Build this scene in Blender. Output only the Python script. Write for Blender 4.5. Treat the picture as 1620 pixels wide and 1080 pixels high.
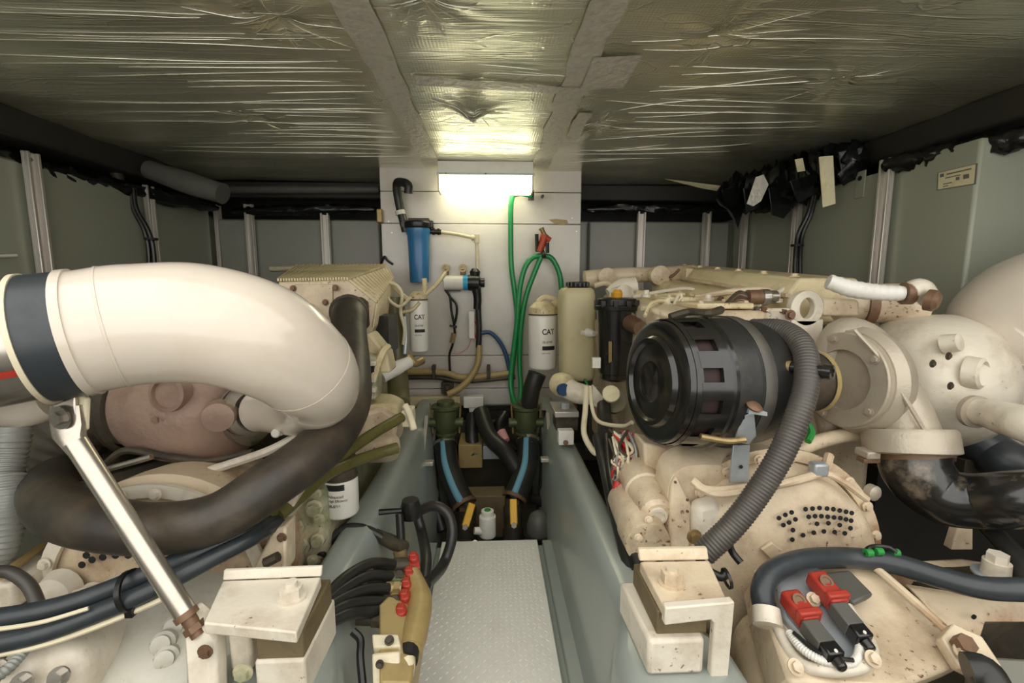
import bpy, bmesh, math, random
from mathutils import Vector, Matrix
random.seed(7)
for o in list(bpy.data.objects): bpy.data.objects.remove(o)
SC = bpy.context.scene
COL = SC.collection

# ---------------------------------------------------------------- camera
CAM_H = 1.15
PITCH = math.atan(92 / 720)
YAW = math.atan(.0441)
cam_data = bpy.data.cameras.new('camera')
cam_data.sensor_width = 36
cam_data.lens = 16
cam_data.clip_start = .02
cam = bpy.data.objects.new('camera', cam_data)
COL.objects.link(cam)
cam.location = (0, 0, CAM_H)
cam.rotation_euler = (math.pi / 2 - PITCH, 0, -YAW)
SC.camera = cam

# ---------------------------------------------------------------- world and exposure
world = bpy.data.worlds.new('world')
SC.world = world
world.use_nodes = True
bg = world.node_tree.nodes['Background']
bg.inputs[0].default_value = (1.0, .965, .91, 1)      # overcast daylight, falls in through the assumed deck hatch and rear opening
bg.inputs[1].default_value = 1.75
SC.view_settings.view_transform = 'Standard'
SC.view_settings.look = 'None'
SC.view_settings.exposure = 0.42
SC.view_settings.gamma = 1
SC.view_settings.use_curve_mapping = False
FLUORESCENT = 5.0

# ---------------------------------------------------------------- measuring helpers
_f = Vector((math.cos(PITCH) * math.sin(YAW), math.cos(PITCH) * math.cos(YAW), -math.sin(PITCH)))
_r = Vector((math.cos(YAW), -math.sin(YAW), 0))
_u = Vector((math.sin(PITCH) * math.sin(YAW), math.sin(PITCH) * math.cos(YAW), math.cos(PITCH)))
def _ray(x, y): return _f + _r * ((x - 810) / 720) + _u * ((540 - y) / 720)
def P(x, y, Y):
    d = _ray(x, y); d = d * (Y / d.y); return Vector((d.x, d.y, d.z + CAM_H))
def PX(x, y, X):
    d = _ray(x, y); d = d * (X / d.x); return Vector((d.x, d.y, d.z + CAM_H))
def PZ(x, y, Z):
    d = _ray(x, y); d = d * ((Z - CAM_H) / d.z); return Vector((d.x, d.y, d.z + CAM_H))
def PP(l): return [P(*q) for q in l]
V = Vector

# ---------------------------------------------------------------- materials
def lin(v):
    v = v / 255
    return v / 12.92 if v <= .04045 else ((v + .055) / 1.055) ** 2.4
def rgb(r, g, b): return (lin(r), lin(g), lin(b), 1)
def mat(name, col, rough=.5, metal=0, dirt=None, dirt_amt=.5, dscale=6, dlo=.5, dhi=.75, bump=0, bscale=80, coat=0, chips=None, chip_lo=.70, chip_scale=75, spec=.5, stretch=None):
    m = bpy.data.materials.new(name); m.use_nodes = True
    nt = m.node_tree; N = nt.nodes; L = nt.links
    b = N['Principled BSDF']
    b.inputs['Base Color'].default_value = col
    b.inputs['Roughness'].default_value = rough
    b.inputs['Metallic'].default_value = metal
    b.inputs['Specular IOR Level'].default_value = spec
    if coat: b.inputs['Coat Weight'].default_value = coat; b.inputs['Coat Roughness'].default_value = .15
    tc = N.new('ShaderNodeTexCoord'); src = tc.outputs['Object']
    if stretch:
        mp = N.new('ShaderNodeMapping'); mp.inputs['Scale'].default_value = stretch
        L.new(src, mp.inputs[0]); src = mp.outputs[0]
    if dirt:
        n = N.new('ShaderNodeTexNoise'); n.inputs['Scale'].default_value = dscale; n.inputs['Detail'].default_value = 7; n.inputs['Roughness'].default_value = .65
        L.new(src, n.inputs['Vector'])
        r = N.new('ShaderNodeMapRange'); r.inputs[1].default_value = dlo; r.inputs[2].default_value = dhi; r.inputs[3].default_value = 0; r.inputs[4].default_value = dirt_amt
        L.new(n.outputs[0], r.inputs[0])
        x = N.new('ShaderNodeMix'); x.data_type = 'RGBA'
        x.inputs[6].default_value = col; x.inputs[7].default_value = dirt
        L.new(r.outputs[0], x.inputs[0]); L.new(x.outputs[2], b.inputs['Base Color'])
        if chips:                                          # small chips and rust specks in the paint, gathered in patches
            n3 = N.new('ShaderNodeTexNoise'); n3.inputs['Scale'].default_value = chip_scale; n3.inputs['Detail'].default_value = 5; n3.inputs['Roughness'].default_value = .6
            n4 = N.new('ShaderNodeTexNoise'); n4.inputs['Scale'].default_value = 4.5; n4.inputs['Detail'].default_value = 3
            L.new(src, n3.inputs['Vector']); L.new(src, n4.inputs['Vector'])
            ad = N.new('ShaderNodeMath'); ad.operation = 'MULTIPLY_ADD'; ad.inputs[1].default_value = .45; L.new(n4.outputs[0], ad.inputs[0]); L.new(n3.outputs[0], ad.inputs[2])
            r3 = N.new('ShaderNodeMapRange'); r3.inputs[1].default_value = chip_lo + .18; r3.inputs[2].default_value = chip_lo + .25; L.new(ad.outputs[0], r3.inputs[0])
            x3 = N.new('ShaderNodeMix'); x3.data_type = 'RGBA'; x3.inputs[7].default_value = chips
            L.new(r3.outputs[0], x3.inputs[0]); L.new(x.outputs[2], x3.inputs[6]); L.new(x3.outputs[2], b.inputs['Base Color'])
    if bump:
        n2 = N.new('ShaderNodeTexNoise'); n2.inputs['Scale'].default_value = bscale; n2.inputs['Detail'].default_value = 4
        L.new(src, n2.inputs['Vector'])
        bp = N.new('ShaderNodeBump'); bp.inputs['Strength'].default_value = bump; bp.inputs['Distance'].default_value = .01
        L.new(n2.outputs[0], bp.inputs['Height']); L.new(bp.outputs[0], b.inputs['Normal'])
    return m
def emis(name, col, s):
    m = mat(name, col, .4); b = m.node_tree.nodes['Principled BSDF']
    b.inputs['Emission Color'].default_value = col; b.inputs['Emission Strength'].default_value = s
    return m
def foil_mat(name, col, rough):
    m = bpy.data.materials.new(name); m.use_nodes = True
    nt = m.node_tree; N = nt.nodes; L = nt.links; b = N['Principled BSDF']
    b.inputs['Base Color'].default_value = col; b.inputs['Metallic'].default_value = .86; b.inputs['Roughness'].default_value = rough
    tc = N.new('ShaderNodeTexCoord')
    hs = []
    for ax, sc, st in (('X', 90, .035), ('Y', 90, .035)):              # scrim threads in the foil facing
        w = N.new('ShaderNodeTexWave'); w.bands_direction = ax; w.inputs['Scale'].default_value = sc / 3.14; w.inputs['Distortion'].default_value = .6; w.inputs['Detail'].default_value = 1
        L.new(tc.outputs['Object'], w.inputs[0]); hs.append((w.outputs['Fac'], st))
    for scl, nsc, st in (((.35, 6, 1), 5, .16), ((6, .8, 1), 2.5, .12), ((1, 1, 1), 12, .05), ((.5, 30, 1), 5, .06), ((.4, 90, 1), 4, .05)):   # long creases and crumples
        mp = N.new('ShaderNodeMapping'); mp.inputs['Scale'].default_value = scl; L.new(tc.outputs['Object'], mp.inputs[0])
        n = N.new('ShaderNodeTexNoise'); n.inputs['Scale'].default_value = nsc; n.inputs['Detail'].default_value = 6; n.inputs['Roughness'].default_value = .6
        L.new(mp.outputs[0], n.inputs['Vector']); hs.append((n.outputs[0], st))
    for scl, nsc, st in (((.16, 5, 1), 2.6, .5), ((.22, 9, 1), 4.0, .32), ((1.2, 2.6, 1), 1.8, .2)):      # sharp folded ridges, mostly athwartships
        mp = N.new('ShaderNodeMapping'); mp.inputs['Scale'].default_value = scl; L.new(tc.outputs['Object'], mp.inputs[0])
        n = N.new('ShaderNodeTexNoise'); n.inputs['Scale'].default_value = nsc; n.inputs['Detail'].default_value = 3; L.new(mp.outputs[0], n.inputs['Vector'])
        s1 = N.new('ShaderNodeMath'); s1.operation = 'SUBTRACT'; s1.inputs[1].default_value = .5; L.new(n.outputs[0], s1.inputs[0])
        s2 = N.new('ShaderNodeMath'); s2.operation = 'ABSOLUTE'; L.new(s1.outputs[0], s2.inputs[0])
        s3 = N.new('ShaderNodeMapRange'); s3.inputs[1].default_value = 0; s3.inputs[2].default_value = .012; s3.inputs[3].default_value = 1; s3.inputs[4].default_value = 0; L.new(s2.outputs[0], s3.inputs[0])
        hs.append((s3.outputs[0], st))
    acc = None
    for s, st in hs:
        mu = N.new('ShaderNodeMath'); mu.operation = 'MULTIPLY'; mu.inputs[1].default_value = st; L.new(s, mu.inputs[0])
        if acc is None: acc = mu.outputs[0]
        else:
            ad = N.new('ShaderNodeMath'); L.new(acc, ad.inputs[0]); L.new(mu.outputs[0], ad.inputs[1]); acc = ad.outputs[0]
    bp = N.new('ShaderNodeBump'); bp.inputs['Strength'].default_value = .55; bp.inputs['Distance'].default_value = .012
    L.new(acc, bp.inputs['Height']); L.new(bp.outputs[0], b.inputs['Normal'])
    return m
BROWN = rgb(120, 92, 62)
M = dict(
    foil=foil_mat('foil', rgb(230, 229, 210), .31),
    cream_grey=mat('greyed_cream_paint', rgb(206, 204, 190), .42, 0, rgb(150, 142, 118), .7, 6, .47, .74, bump=.2, bscale=50, coat=.15, chips=rgb(112, 98, 76), chip_lo=.72),
    fold=mat('foil_fold', rgb(232, 231, 216), .3, .6),
    scuffed=mat('scuffed_black_rubber', rgb(34, 33, 31), .22, 0, rgb(150, 136, 116), .8, 8, .50, .66, bump=.1, bscale=30, coat=.5),
    tape=mat('foil_tape', rgb(212, 208, 196), .42, .25, rgb(160, 153, 135), .6, 25, bump=.5, bscale=40),
    paper_tape=mat('pale_tape', rgb(226, 218, 180), .6, 0, rgb(170, 160, 120), .5, 20),
    cream=mat('cream_engine_paint', rgb(222, 205, 176), .42, 0, rgb(142, 112, 80), .75, 6, .46, .74, bump=.22, bscale=55, coat=.15, chips=rgb(124, 92, 64)),
    cream_yellow=mat('yellowed_cream_paint', rgb(222, 208, 168), .45, 0, rgb(150, 120, 78), .7, 7, .48, .76, bump=.22, bscale=55, chips=rgb(124, 94, 64)),
    cream_pale=mat('pale_cream_paint', rgb(224, 216, 198), .4, 0, rgb(156, 132, 104), .7, 7, .5, .78, bump=.18, bscale=55, coat=.2, chips=rgb(128, 104, 80), chip_lo=.73),
    cream_green=mat('oily_cream_paint', rgb(192, 186, 156), .45, 0, rgb(96, 112, 70), .85, 8, .42, .68, bump=.25, bscale=45, chips=rgb(80, 66, 44)),
    rusty=mat('rust_stained_cream_paint', rgb(216, 198, 168), .5, 0, rgb(146, 92, 52), .85, 5, .47, .7, bump=.22, bscale=40, chips=rgb(112, 76, 50)),
    elbow=mat('white_gloss_insulation', rgb(216, 206, 191), .2, 0, rgb(190, 164, 138), .35, 4, .5, .8, coat=.4, bump=.03, bscale=12),
    pink=mat('heat_tinted_turbine', rgb(172, 146, 130), .42, .15, rgb(122, 96, 82), .7, 6, .45, .75, bump=.2, bscale=60),
    castal=mat('cast_aluminium', rgb(188, 178, 160), .42, .3, rgb(150, 128, 105), .5, 9, bump=.15, bscale=140),
    alu=mat('aluminium', rgb(206, 200, 192), .32, .5, rgb(150, 140, 125), .4, 10, stretch=(30, 30, 1)),
    steel=mat('bright_steel', rgb(190, 186, 178), .25, .9, rgb(120, 105, 85), .4, 30),
    chrome=mat('polished_tube', rgb(196, 190, 178), .26, .85, rgb(170, 155, 130), .4, 14),
    zinc=mat('zinc_plated_steel', rgb(176, 184, 188), .35, .35, rgb(140, 130, 112), .4, 18),
    brass=mat('brass', rgb(166, 144, 100), .42, .5, rgb(110, 85, 50), .5, 40),
    copper=mat('rusty_clamp', rgb(126, 98, 76), .5, .35, rgb(84, 60, 46), .6, 40),
    bronze=mat('green_bronze', rgb(92, 100, 66), .5, .5, rgb(60, 84, 62), .7, 22, bump=.2),
    rubber=mat('black_rubber', rgb(40, 40, 38), .38, 0, rgb(82, 74, 62), .5, 9, .5, .8, bump=.08, bscale=50),
    rubber_brown=mat('dusty_rubber', rgb(52, 48, 42), .45, 0, rgb(104, 88, 68), .7, 6, .45, .75, bump=.1, bscale=50),
    rubber_blue=mat('slate_rubber', rgb(50, 56, 60), .35, 0, rgb(78, 84, 86), .5, 12),
    hose_grey=mat('grey_corrugated_hose', rgb(76, 73, 68), .42, 0, rgb(112, 104, 92), .5, 12),
    duct_grey=mat('pale_grey_duct', rgb(150, 152, 146), .45, .1, rgb(100, 100, 92), .5, 12),
    plastic=mat('black_plastic', rgb(24, 24, 23), .3, 0, rgb(58, 54, 47), .45, 12),
    gloss=mat('black_gloss_metal', rgb(26, 26, 25), .2, .1, rgb(60, 56, 48), .35, 14, coat=.5),
    sheet=mat('black_sheeting', rgb(20, 21, 21), .25, 0, bump=.6, bscale=16),
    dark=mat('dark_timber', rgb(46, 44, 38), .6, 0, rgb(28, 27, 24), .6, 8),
    soot=mat('grimy_iron', rgb(64, 58, 48), .6, .1, rgb(104, 90, 68), .6, 14, .45, .75, bump=.3, bscale=60),
    tank=mat('grey_green_tank_paint', rgb(158, 162, 145), .38, 0, rgb(150, 132, 96), .35, 2.5, .55, .85, coat=.2, bump=.04, bscale=9, stretch=(1, 1, .3)),
    tank_dark=mat('dark_grey_tank_paint', rgb(152, 153, 143), .38, 0, rgb(128, 130, 122), .5, 2.5, coat=.2, bump=.04, bscale=9),
    board=mat('white_painted_board', rgb(210, 205, 198), .28, 0, rgb(184, 172, 152), .6, 4, .5, .8, bump=.08, bscale=22, coat=.3),
    stringer=mat('grey_blue_gelcoat', rgb(152, 160, 154), .3, 0, rgb(130, 132, 118), .5, 3, .48, .75, coat=.3, bump=.06, bscale=14),
    bilge=mat('bilge_paint', rgb(86, 80, 64), .35, 0, rgb(50, 46, 38), .8, 5, .4, .7),
    plate=mat('grey_tread_plate', rgb(232, 230, 222), .4, 0, rgb(196, 190, 174), .45, 5, .5, .8),
    blue=mat('blue_filter_plastic', rgb(52, 118, 170), .32, 0, coat=.2),
    cyan=mat('cyan_plastic', rgb(40, 160, 205), .4),
    navy=mat('blue_cable', rgb(42, 76, 116), .45),
    stripe=mat('blue_hose_stripe', rgb(112, 168, 192), .5),
    green=mat('green_garden_hose', rgb(28, 142, 78), .35, 0, rgb(60, 170, 105), .4, 20, coat=.2),
    green_wire=mat('green_plastic', rgb(40, 140, 60), .45),
    olive=mat('olive_hose', rgb(96, 92, 48), .35, 0, rgb(56, 56, 30), .6, 20),
    olive_pipe=mat('olive_pipe', rgb(112, 108, 72), .4, 0, rgb(80, 78, 52), .6, 6),
    red=mat('red_plastic', rgb(170, 56, 42), .42, 0, rgb(140, 66, 52), .5, 30),
    red_wire=mat('red_wire', rgb(190, 50, 45), .45),
    orange=mat('orange_nozzle', rgb(178, 68, 32), .4),
    yellow=mat('yellow_vinyl', rgb(232, 178, 30), .4),
    amber=mat('amber_cap', rgb(204, 150, 40), .4),
    white=mat('white_plastic', rgb(232, 230, 222), .4, 0, rgb(200, 190, 165), .4, 14),
    filter=mat('white_filter_can', rgb(232, 230, 220), .32, 0, rgb(204, 198, 180), .4, 8, coat=.3),
    bottle=mat('yellowed_bottle', rgb(200, 190, 150), .45, 0, rgb(176, 160, 108), .6, 5),
    ink=mat('black_print', rgb(28, 28, 28), .6),
    ink_grey=mat('grey_print', rgb(110, 106, 98), .6),
    beige=mat('beige_hose', rgb(168, 146, 96), .4, 0, rgb(130, 108, 66), .5, 18),
    pvc=mat('cream_pvc', rgb(224, 214, 184), .4, 0, rgb(180, 160, 120), .5, 16),
    wood=mat('mount_packing', rgb(112, 98, 70), .6, 0, rgb(76, 64, 42), .7, 14, bump=.2),
    lightbox=emis('fluorescent_diffuser', (1.0, .95, .66, 1), FLUORESCENT),
    pleat=mat('filter_pleats', rgb(48, 31, 28), .7),
    pinkwire=mat('pink_wire', rgb(205, 150, 148), .5),
    greybag=mat('grey_box', rgb(92, 92, 86), .5, 0, rgb(70, 70, 64), .5, 10),
)

# ---------------------------------------------------------------- mesh builder
def catmull(pts, k):
    pts = [V(p) for p in pts]; out = []; n = len(pts)
    for i in range(n - 1):
        p0 = pts[i - 1] if i else pts[0] * 2 - pts[1]
        p1, p2 = pts[i], pts[i + 1]
        p3 = pts[i + 2] if i + 2 < n else p2 * 2 - p1
        for j in range(k):
            t = j / k
            out.append(.5 * ((2 * p1) + (p2 - p0) * t + (2 * p0 - 5 * p1 + 4 * p2 - p3) * t * t + (3 * p1 - p0 - 3 * p2 + p3) * t ** 3))
    out.append(pts[-1]); return out
def frame(axis, ref=None):
    z = V(axis).normalized()
    r = V(ref) if ref is not None else (V((0, 0, 1)) if abs(z.z) < .9 else V((0, 1, 0)))
    x = r - z * r.dot(z); x.normalize()
    return x, z.cross(x), z
WPOS = {}
class MB:
    def __init__(s): s.v = []; s.f = []
    def add(s, vs, fs):
        b = len(s.v); s.v += [V(q) for q in vs]; s.f += [[i + b for i in f] for f in fs]; return s
    def box(s, c, size, ax=None):
        c = V(c); h = V(size) / 2; vs = []
        for sx in (-1, 1):
            for sy in (-1, 1):
                for sz in (-1, 1):
                    d = V((sx * h.x, sy * h.y, sz * h.z))
                    vs.append(c + (ax @ d if ax else d))
        return s.add(vs, [(0, 1, 3, 2), (4, 6, 7, 5), (0, 4, 5, 1), (2, 3, 7, 6), (0, 2, 6, 4), (1, 5, 7, 3)])
    def pbox(s, x0, y0, x1, y1, Y, d):
        a = P(x0, y0, Y); b = P(x1, y1, Y)
        return s.box(((a.x + b.x) / 2, Y + d / 2, (a.z + b.z) / 2), (abs(b.x - a.x), d, abs(a.z - b.z)))
    def poly(s, pts, vec):
        n = len(pts); vec = V(vec); pts = [V(p) for p in pts]
        return s.add(pts + [p + vec for p in pts], [list(range(n))[::-1], list(range(n, 2 * n))] + [(i, (i + 1) % n, n + (i + 1) % n, n + i) for i in range(n)])
    def loft(s, rings, caps=True, closed=True):
        n = len(rings[0]); vs = [q for r in rings for q in r]; fs = []
        for i in range(len(rings) - 1):
            for j in range(n if closed else n - 1):
                k = (j + 1) % n
                fs.append((i * n + j, i * n + k, (i + 1) * n + k, (i + 1) * n + j))
        if caps: fs.append(list(range(n))[::-1]); fs.append([(len(rings) - 1) * n + j for j in range(n)])
        return s.add(vs, fs)
    def tube(s, pts, r, n=12, k=6, corr=None, flat=1.0, smooth=True):
        pts = [V(p) for p in pts]
        q = catmull(pts, k) if smooth and len(pts) > 2 else pts
        m = len(pts) - 1
        if isinstance(r, (int, float)): r = [r] * len(pts)
        if corr:                                           # resample to the corrugation pitch
            pitch, amp = corr; d = [0]
            for a, b in zip(q, q[1:]): d.append(d[-1] + (b - a).length)
            cnt = int(d[-1] / pitch) * 4; qq = []; i = 0; rr = []
            for c in range(cnt + 1):
                t = d[-1] * c / cnt
                while i < len(d) - 2 and d[i + 1] < t: i += 1
                qq.append(q[i].lerp(q[i + 1], (t - d[i]) / max(d[i + 1] - d[i], 1e-6)))
                g = t / d[-1] * m; a = min(int(g), m - 1)
                rr.append(r[a] + (r[a + 1] - r[a]) * (g - a) - (amp if c % 4 in (0, 3) else 0))
            q = qq; rs = rr
        else:
            rs = []
            for i in range(len(q)):
                g = i / (len(q) - 1) * m; a = min(int(g), m - 1)
                t = g - a; t = t * t * (3 - 2 * t)
                rs.append(r[a] + (r[a + 1] - r[a]) * t)
        rings = []; x = None
        for i, c in enumerate(q):
            t = (q[min(i + 1, len(q) - 1)] - q[max(i - 1, 0)]).normalized()
            if x is None: x, y, _ = frame(t)
            else:
                x = x - t * x.dot(t); x.normalize(); y = t.cross(x)
            rings.append([c + (x * math.cos(2 * math.pi * j / n) + y * math.sin(2 * math.pi * j / n) * flat) * rs[i] for j in range(n)])
        return s.loft(rings)
    def lathe(s, prof, o, axis, n=28, ref=None, a0=0, a1=2 * math.pi, caps=True):
        x, y, z = frame(axis, ref); o = V(o); full = abs(a1 - a0 - 2 * math.pi) < 1e-6
        rings = []
        for h, r in prof:
            rings.append([o + z * h + (x * math.cos(a0 + (a1 - a0) * j / (n if full else n - 1)) + y * math.sin(a0 + (a1 - a0) * j / (n if full else n - 1))) * max(r, 1e-4) for j in range(n)])
        return s.loft(rings, caps and full, full)
    def ring(s, o, axis, ro, ri, th, n=32):
        return s.lathe([(0, ri), (0, ro), (th, ro), (th, ri), (0, ri)], o, axis, n, caps=False)
    def hexa(s, o, axis, r, h): return s.lathe([(0, r), (h, r)], o, axis, 6)
    def build(s, name, m, parent=None, bevel=0, angle=40, sub=0, kind=None, label=None):
        lo = V((min(v[i] for v in s.v) for i in range(3))); hi = V((max(v[i] for v in s.v) for i in range(3)))
        c = (lo + hi) / 2
        me = bpy.data.meshes.new(name)
        me.from_pydata([tuple(v - c) for v in s.v], [], s.f)
        bm = bmesh.new(); bm.from_mesh(me); bmesh.ops.recalc_face_normals(bm, faces=bm.faces); bm.to_mesh(me); bm.free()
        me.polygons.foreach_set('use_smooth', [True] * len(me.polygons))
        me.set_sharp_from_angle(angle=math.radians(angle))
        me.materials.append(M[m] if isinstance(m, str) else m)
        o = bpy.data.objects.new(name, me); COL.objects.link(o)
        WPOS[o.name] = c.copy()
        o.location = c
        if parent: o.parent = parent; o.location = c - WPOS[parent.name]
        if bevel:
            b = o.modifiers.new('bevel', 'BEVEL'); b.width = bevel; b.segments = 2; b.limit_method = 'ANGLE'; b.angle_limit = math.radians(35)
        if sub:
            b = o.modifiers.new('subdivision', 'SUBSURF'); b.levels = sub; b.render_levels = sub
        if kind: o['kind'] = kind
        if label: o['label'] = label
        return o
def thing(name, label, cat, group=None):
    o = bpy.data.objects.new(name, None); o.empty_display_size = .05; COL.objects.link(o)
    WPOS[o.name] = V((0, 0, 0)); THINGS.append(o)
    return tag(o, label, cat, group)
THINGS = []
def tag(o, label, cat, group=None):
    o['label'] = label; o['category'] = cat
    if group: o['group'] = group
    return o
def struct(o): o['kind'] = 'structure'; return o
def inst(o, pos, parent=None):
    c = o.copy(); COL.objects.link(c); c.parent = parent if parent else o.parent
    WPOS[c.name] = V(pos); c.location = V(pos) - (WPOS[c.parent.name] if c.parent else V((0, 0, 0)))
    return c
def bolts(parent, pts, axis, r=.008, h=.008, m='steel', name='bolt', washer=True):
    b = MB(); ax = V(axis).normalized()
    if washer: b.lathe([(0, r * 1.5), (h * .25, r * 1.5)], V(pts[0]), ax, 14)
    b.hexa(V(pts[0]), ax, r, h)
    o = b.build(name, m, parent); off = WPOS[o.name] - V(pts[0])
    for q in pts[1:]: inst(o, V(q) + off, parent)
    return o
def rotm(x, z):                                            # 3x3 with given x and (approximate) z columns
    x = V(x).normalized(); z = V(z); z = (z - x * z.dot(x)).normalized(); y = z.cross(x)
    return Matrix((x, y, z)).transposed()
def lettering(parent, text, size, at, right, up, m='ink', cyl=None, name='lettering', th=.0006, xs=1.0):
    cu = bpy.data.curves.new('text', 'FONT'); cu.body = text; cu.size = size; cu.align_x = 'LEFT'; cu.offset = size * .024
    t = bpy.data.objects.new('text', cu); COL.objects.link(t)
    me = bpy.data.meshes.new_from_object(t.evaluated_get(bpy.context.evaluated_depsgraph_get()))
    bpy.data.objects.remove(t)
    bm = bmesh.new(); bm.from_mesh(me); bmesh.ops.triangulate(bm, faces=bm.faces)
    mb = MB(); right = V(right).normalized(); up = V(up).normalized(); nrm = right.cross(up)
    vs = []
    for v in bm.verts:
        x, y = v.co.x * xs, v.co.y
        if cyl:                                            # wrapped on a can: at = axis point, right/up give the zero direction
            R = cyl + th; a = x / R
            vs.append(V(at) + nrm * math.cos(a) * R + right * math.sin(a) * R + up * y)
        else: vs.append(V(at) + right * x + up * y + nrm * th)
    bm.verts.index_update()
    mb.add(vs, [[v.index for v in f.verts] for f in bm.faces]); bm.free()
    return mb.build(name, m, parent)
def hose(name, label, cat, m, r, pts, n=12, k=6, group=None, corr=None, parent=None):
    b = MB(); b.tube(PP(pts), r, n, k, corr)
    o = b.build(name, m, parent)
    return o if parent else tag(o, label, cat, group)
# ================================================================ SETTING
CZ = 1.87
WL, WR, WF = -2.03, 1.84, 3.5
# hull bottom / bilge
m = MB(); m.box((0, 1.4, -.33), (5.6, 5.2, .06)); struct(m.build('floor', 'bilge'))
# deck above, with an assumed hatch, opened over the camera to let daylight in (deck begins at y = .8)
m = MB(); m.box((0, 2.425, CZ + .09), (5.6, 3.25, .06)); ceil = struct(m.build('ceiling', 'dark'))
# foil faced insulation: one panel each side and one in the middle, pulled up by fixing pins
pins = [PZ(435, 35, CZ), PZ(748, 175, CZ), PZ(405, 190, CZ), PZ(945, 200, CZ), PZ(660, 2, CZ), PZ(1330, 130, CZ), PZ(1140, 60, CZ)]
pdir = [1, -1.6, .8, .9, 1, .6, .5]
def foil_z(x, y):
    z = CZ + .006 * math.sin(2.1 * x + 1.3 * y) + .004 * math.sin(9 * y + 1.5 * math.sin(2.3 * x)) + .0025 * math.sin(23 * y + 3 * math.sin(1.9 * x + 1))
    for q, s in zip(pins, pdir):
        dx, dy = x - q.x, y - q.y; d = math.hypot(dx, dy)
        if d < .45:
            a = math.atan2(dy, dx); e = math.exp(-(d / .10) ** 2)
            z += s * .024 * math.exp(-(d / .05) ** 2) + .0045 * math.sin(a * 11 + 2 * math.sin(a * 3)) * math.exp(-(d / .17) ** 2) * min(1, d / .03)
    return z
def foil_panel(x0, x1, y0, y1, dx=.018, dy=.014):
    nx = max(2, int((x1 - x0) / dx)); ny = int((y1 - y0) / dy); b = MB()
    vs = [(x0 + (x1 - x0) * i / nx, y0 + (y1 - y0) * j / ny) for j in range(ny + 1) for i in range(nx + 1)]
    b.v = [V((x, y, foil_z(x, y))) for x, y in vs]
    b.f = [(j * (nx + 1) + i, j * (nx + 1) + i + 1, (j + 1) * (nx + 1) + i + 1, (j + 1) * (nx + 1) + i) for j in range(ny) for i in range(nx)]
    return b.build('foil_panel', 'foil', ceil, angle=60)
foil_panel(-2.0, -.36, .8, 3.44); foil_panel(-.36, .31, .8, 3.05); foil_panel(.31, 2.02, .8, 3.44)
def strip(pts, w, ax, name='tape_strip', m='tape', parent=None, dz=-.004):
    b = MB(); rings = []
    for i, (x, y) in enumerate(pts):
        r1 = random.uniform(-.006, .006); r2 = random.uniform(-.006, .006)
        o = (V((w / 2, 0, 0)) if ax == 'y' else V((0, w / 2, 0)))
        row = []
        for k in range(5):
            t = k / 4 * 2 - 1
            q = V((x, y, 0)) + o * t + (o.normalized() * (r1 if k == 0 else r2 if k == 4 else 0))
            q.z = foil_z(q.x, q.y) + dz - .002 * random.random()
            row.append(q)
        rings.append(row)
    b.loft(rings, False, False)
    return b.build(name, m, parent or ceil, angle=60)
strip([(-.36 + .004 * math.sin(i * 1.7), .81 + i * .08) for i in range(28)], .10, 'y')
strip([(.305 + .005 * math.sin(i * 1.3), .81 + i * .08) for i in range(28)], .10, 'y')
strip([(-.27 + .08 * i, 1.75 + .006 * i) for i in range(9)], .07, 'x', dz=-.006)
strip([(.33 + .05 * i, 1.66 - .012 * i) for i in range(4)], .22, 'x', dz=-.009)
strip([(.40, 2.0 + .06 * i) for i in range(7)], .06, 'y', dz=-.008)
# sharp folds standing proud of the foil: long ones athwartships, short ones raying out from the pins
random.seed(21)
b = MB()
def fold(p0, p1, r, bend=.0):
    pts = []; n = 7; d = V((p1[0] - p0[0], p1[1] - p0[1], 0)); nr = V((-d.y, d.x, 0))
    for i in range(n):
        f = i / (n - 1); x = p0[0] + d.x * f + nr.x * bend * math.sin(math.pi * f); y = p0[1] + d.y * f + nr.y * bend * math.sin(math.pi * f)
        pts.append((x, y, foil_z(x, y) - .001))
    r *= .8; b.tube(pts, [r * .3, r * .8, r, r * .9, r, r * .7, r * .2], 5, 3)
for i in range(34):
    y = 1.30 + 1.5 * (i / 34) + random.uniform(-.03, .03); x1 = -.43 - random.uniform(0, .15); x0 = x1 - random.uniform(.35, 1.25)
    fold((x0, y + random.uniform(-.04, .04)), (x1, y), random.uniform(.0008, .0018), random.uniform(-.02, .02))
for i in range(22):
    y = 1.45 + 1.4 * (i / 22) + random.uniform(-.04, .04); x0 = .42 + random.uniform(0, .25); x1 = x0 + random.uniform(.3, 1.0)
    fold((x0, y), (x1, y - random.uniform(-.03, .16)), random.uniform(.0008, .0020), random.uniform(-.05, .05))
for i in range(9):
    y = 1.32 + random.uniform(0, .9); x0 = random.uniform(-.28, .1); fold((x0, y), (x0 + random.uniform(.1, .3), y + random.uniform(-.04, .04)), random.uniform(.0006, .0012))
for k, q in enumerate(pins):
    for j in range(15 if k in (0, 1, 4) else 9):
        a = random.uniform(0, 2 * math.pi); l = random.uniform(.08, .26)
        fold((q.x + .02 * math.cos(a), q.y + .02 * math.sin(a)), (q.x + l * math.cos(a), q.y + l * math.sin(a)), random.uniform(.0006, .0014))
b.build('foil_folds', 'fold', ceil, kind='stuff')
for q in pins[:5]:
    b = MB(); b.lathe([(0, .002), (.004, .014), (.006, .014)], (q.x, q.y, foil_z(q.x, q.y) - .006), (0, 0, 1), 14); b.build('fixing_pin', 'tape', ceil)
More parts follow.
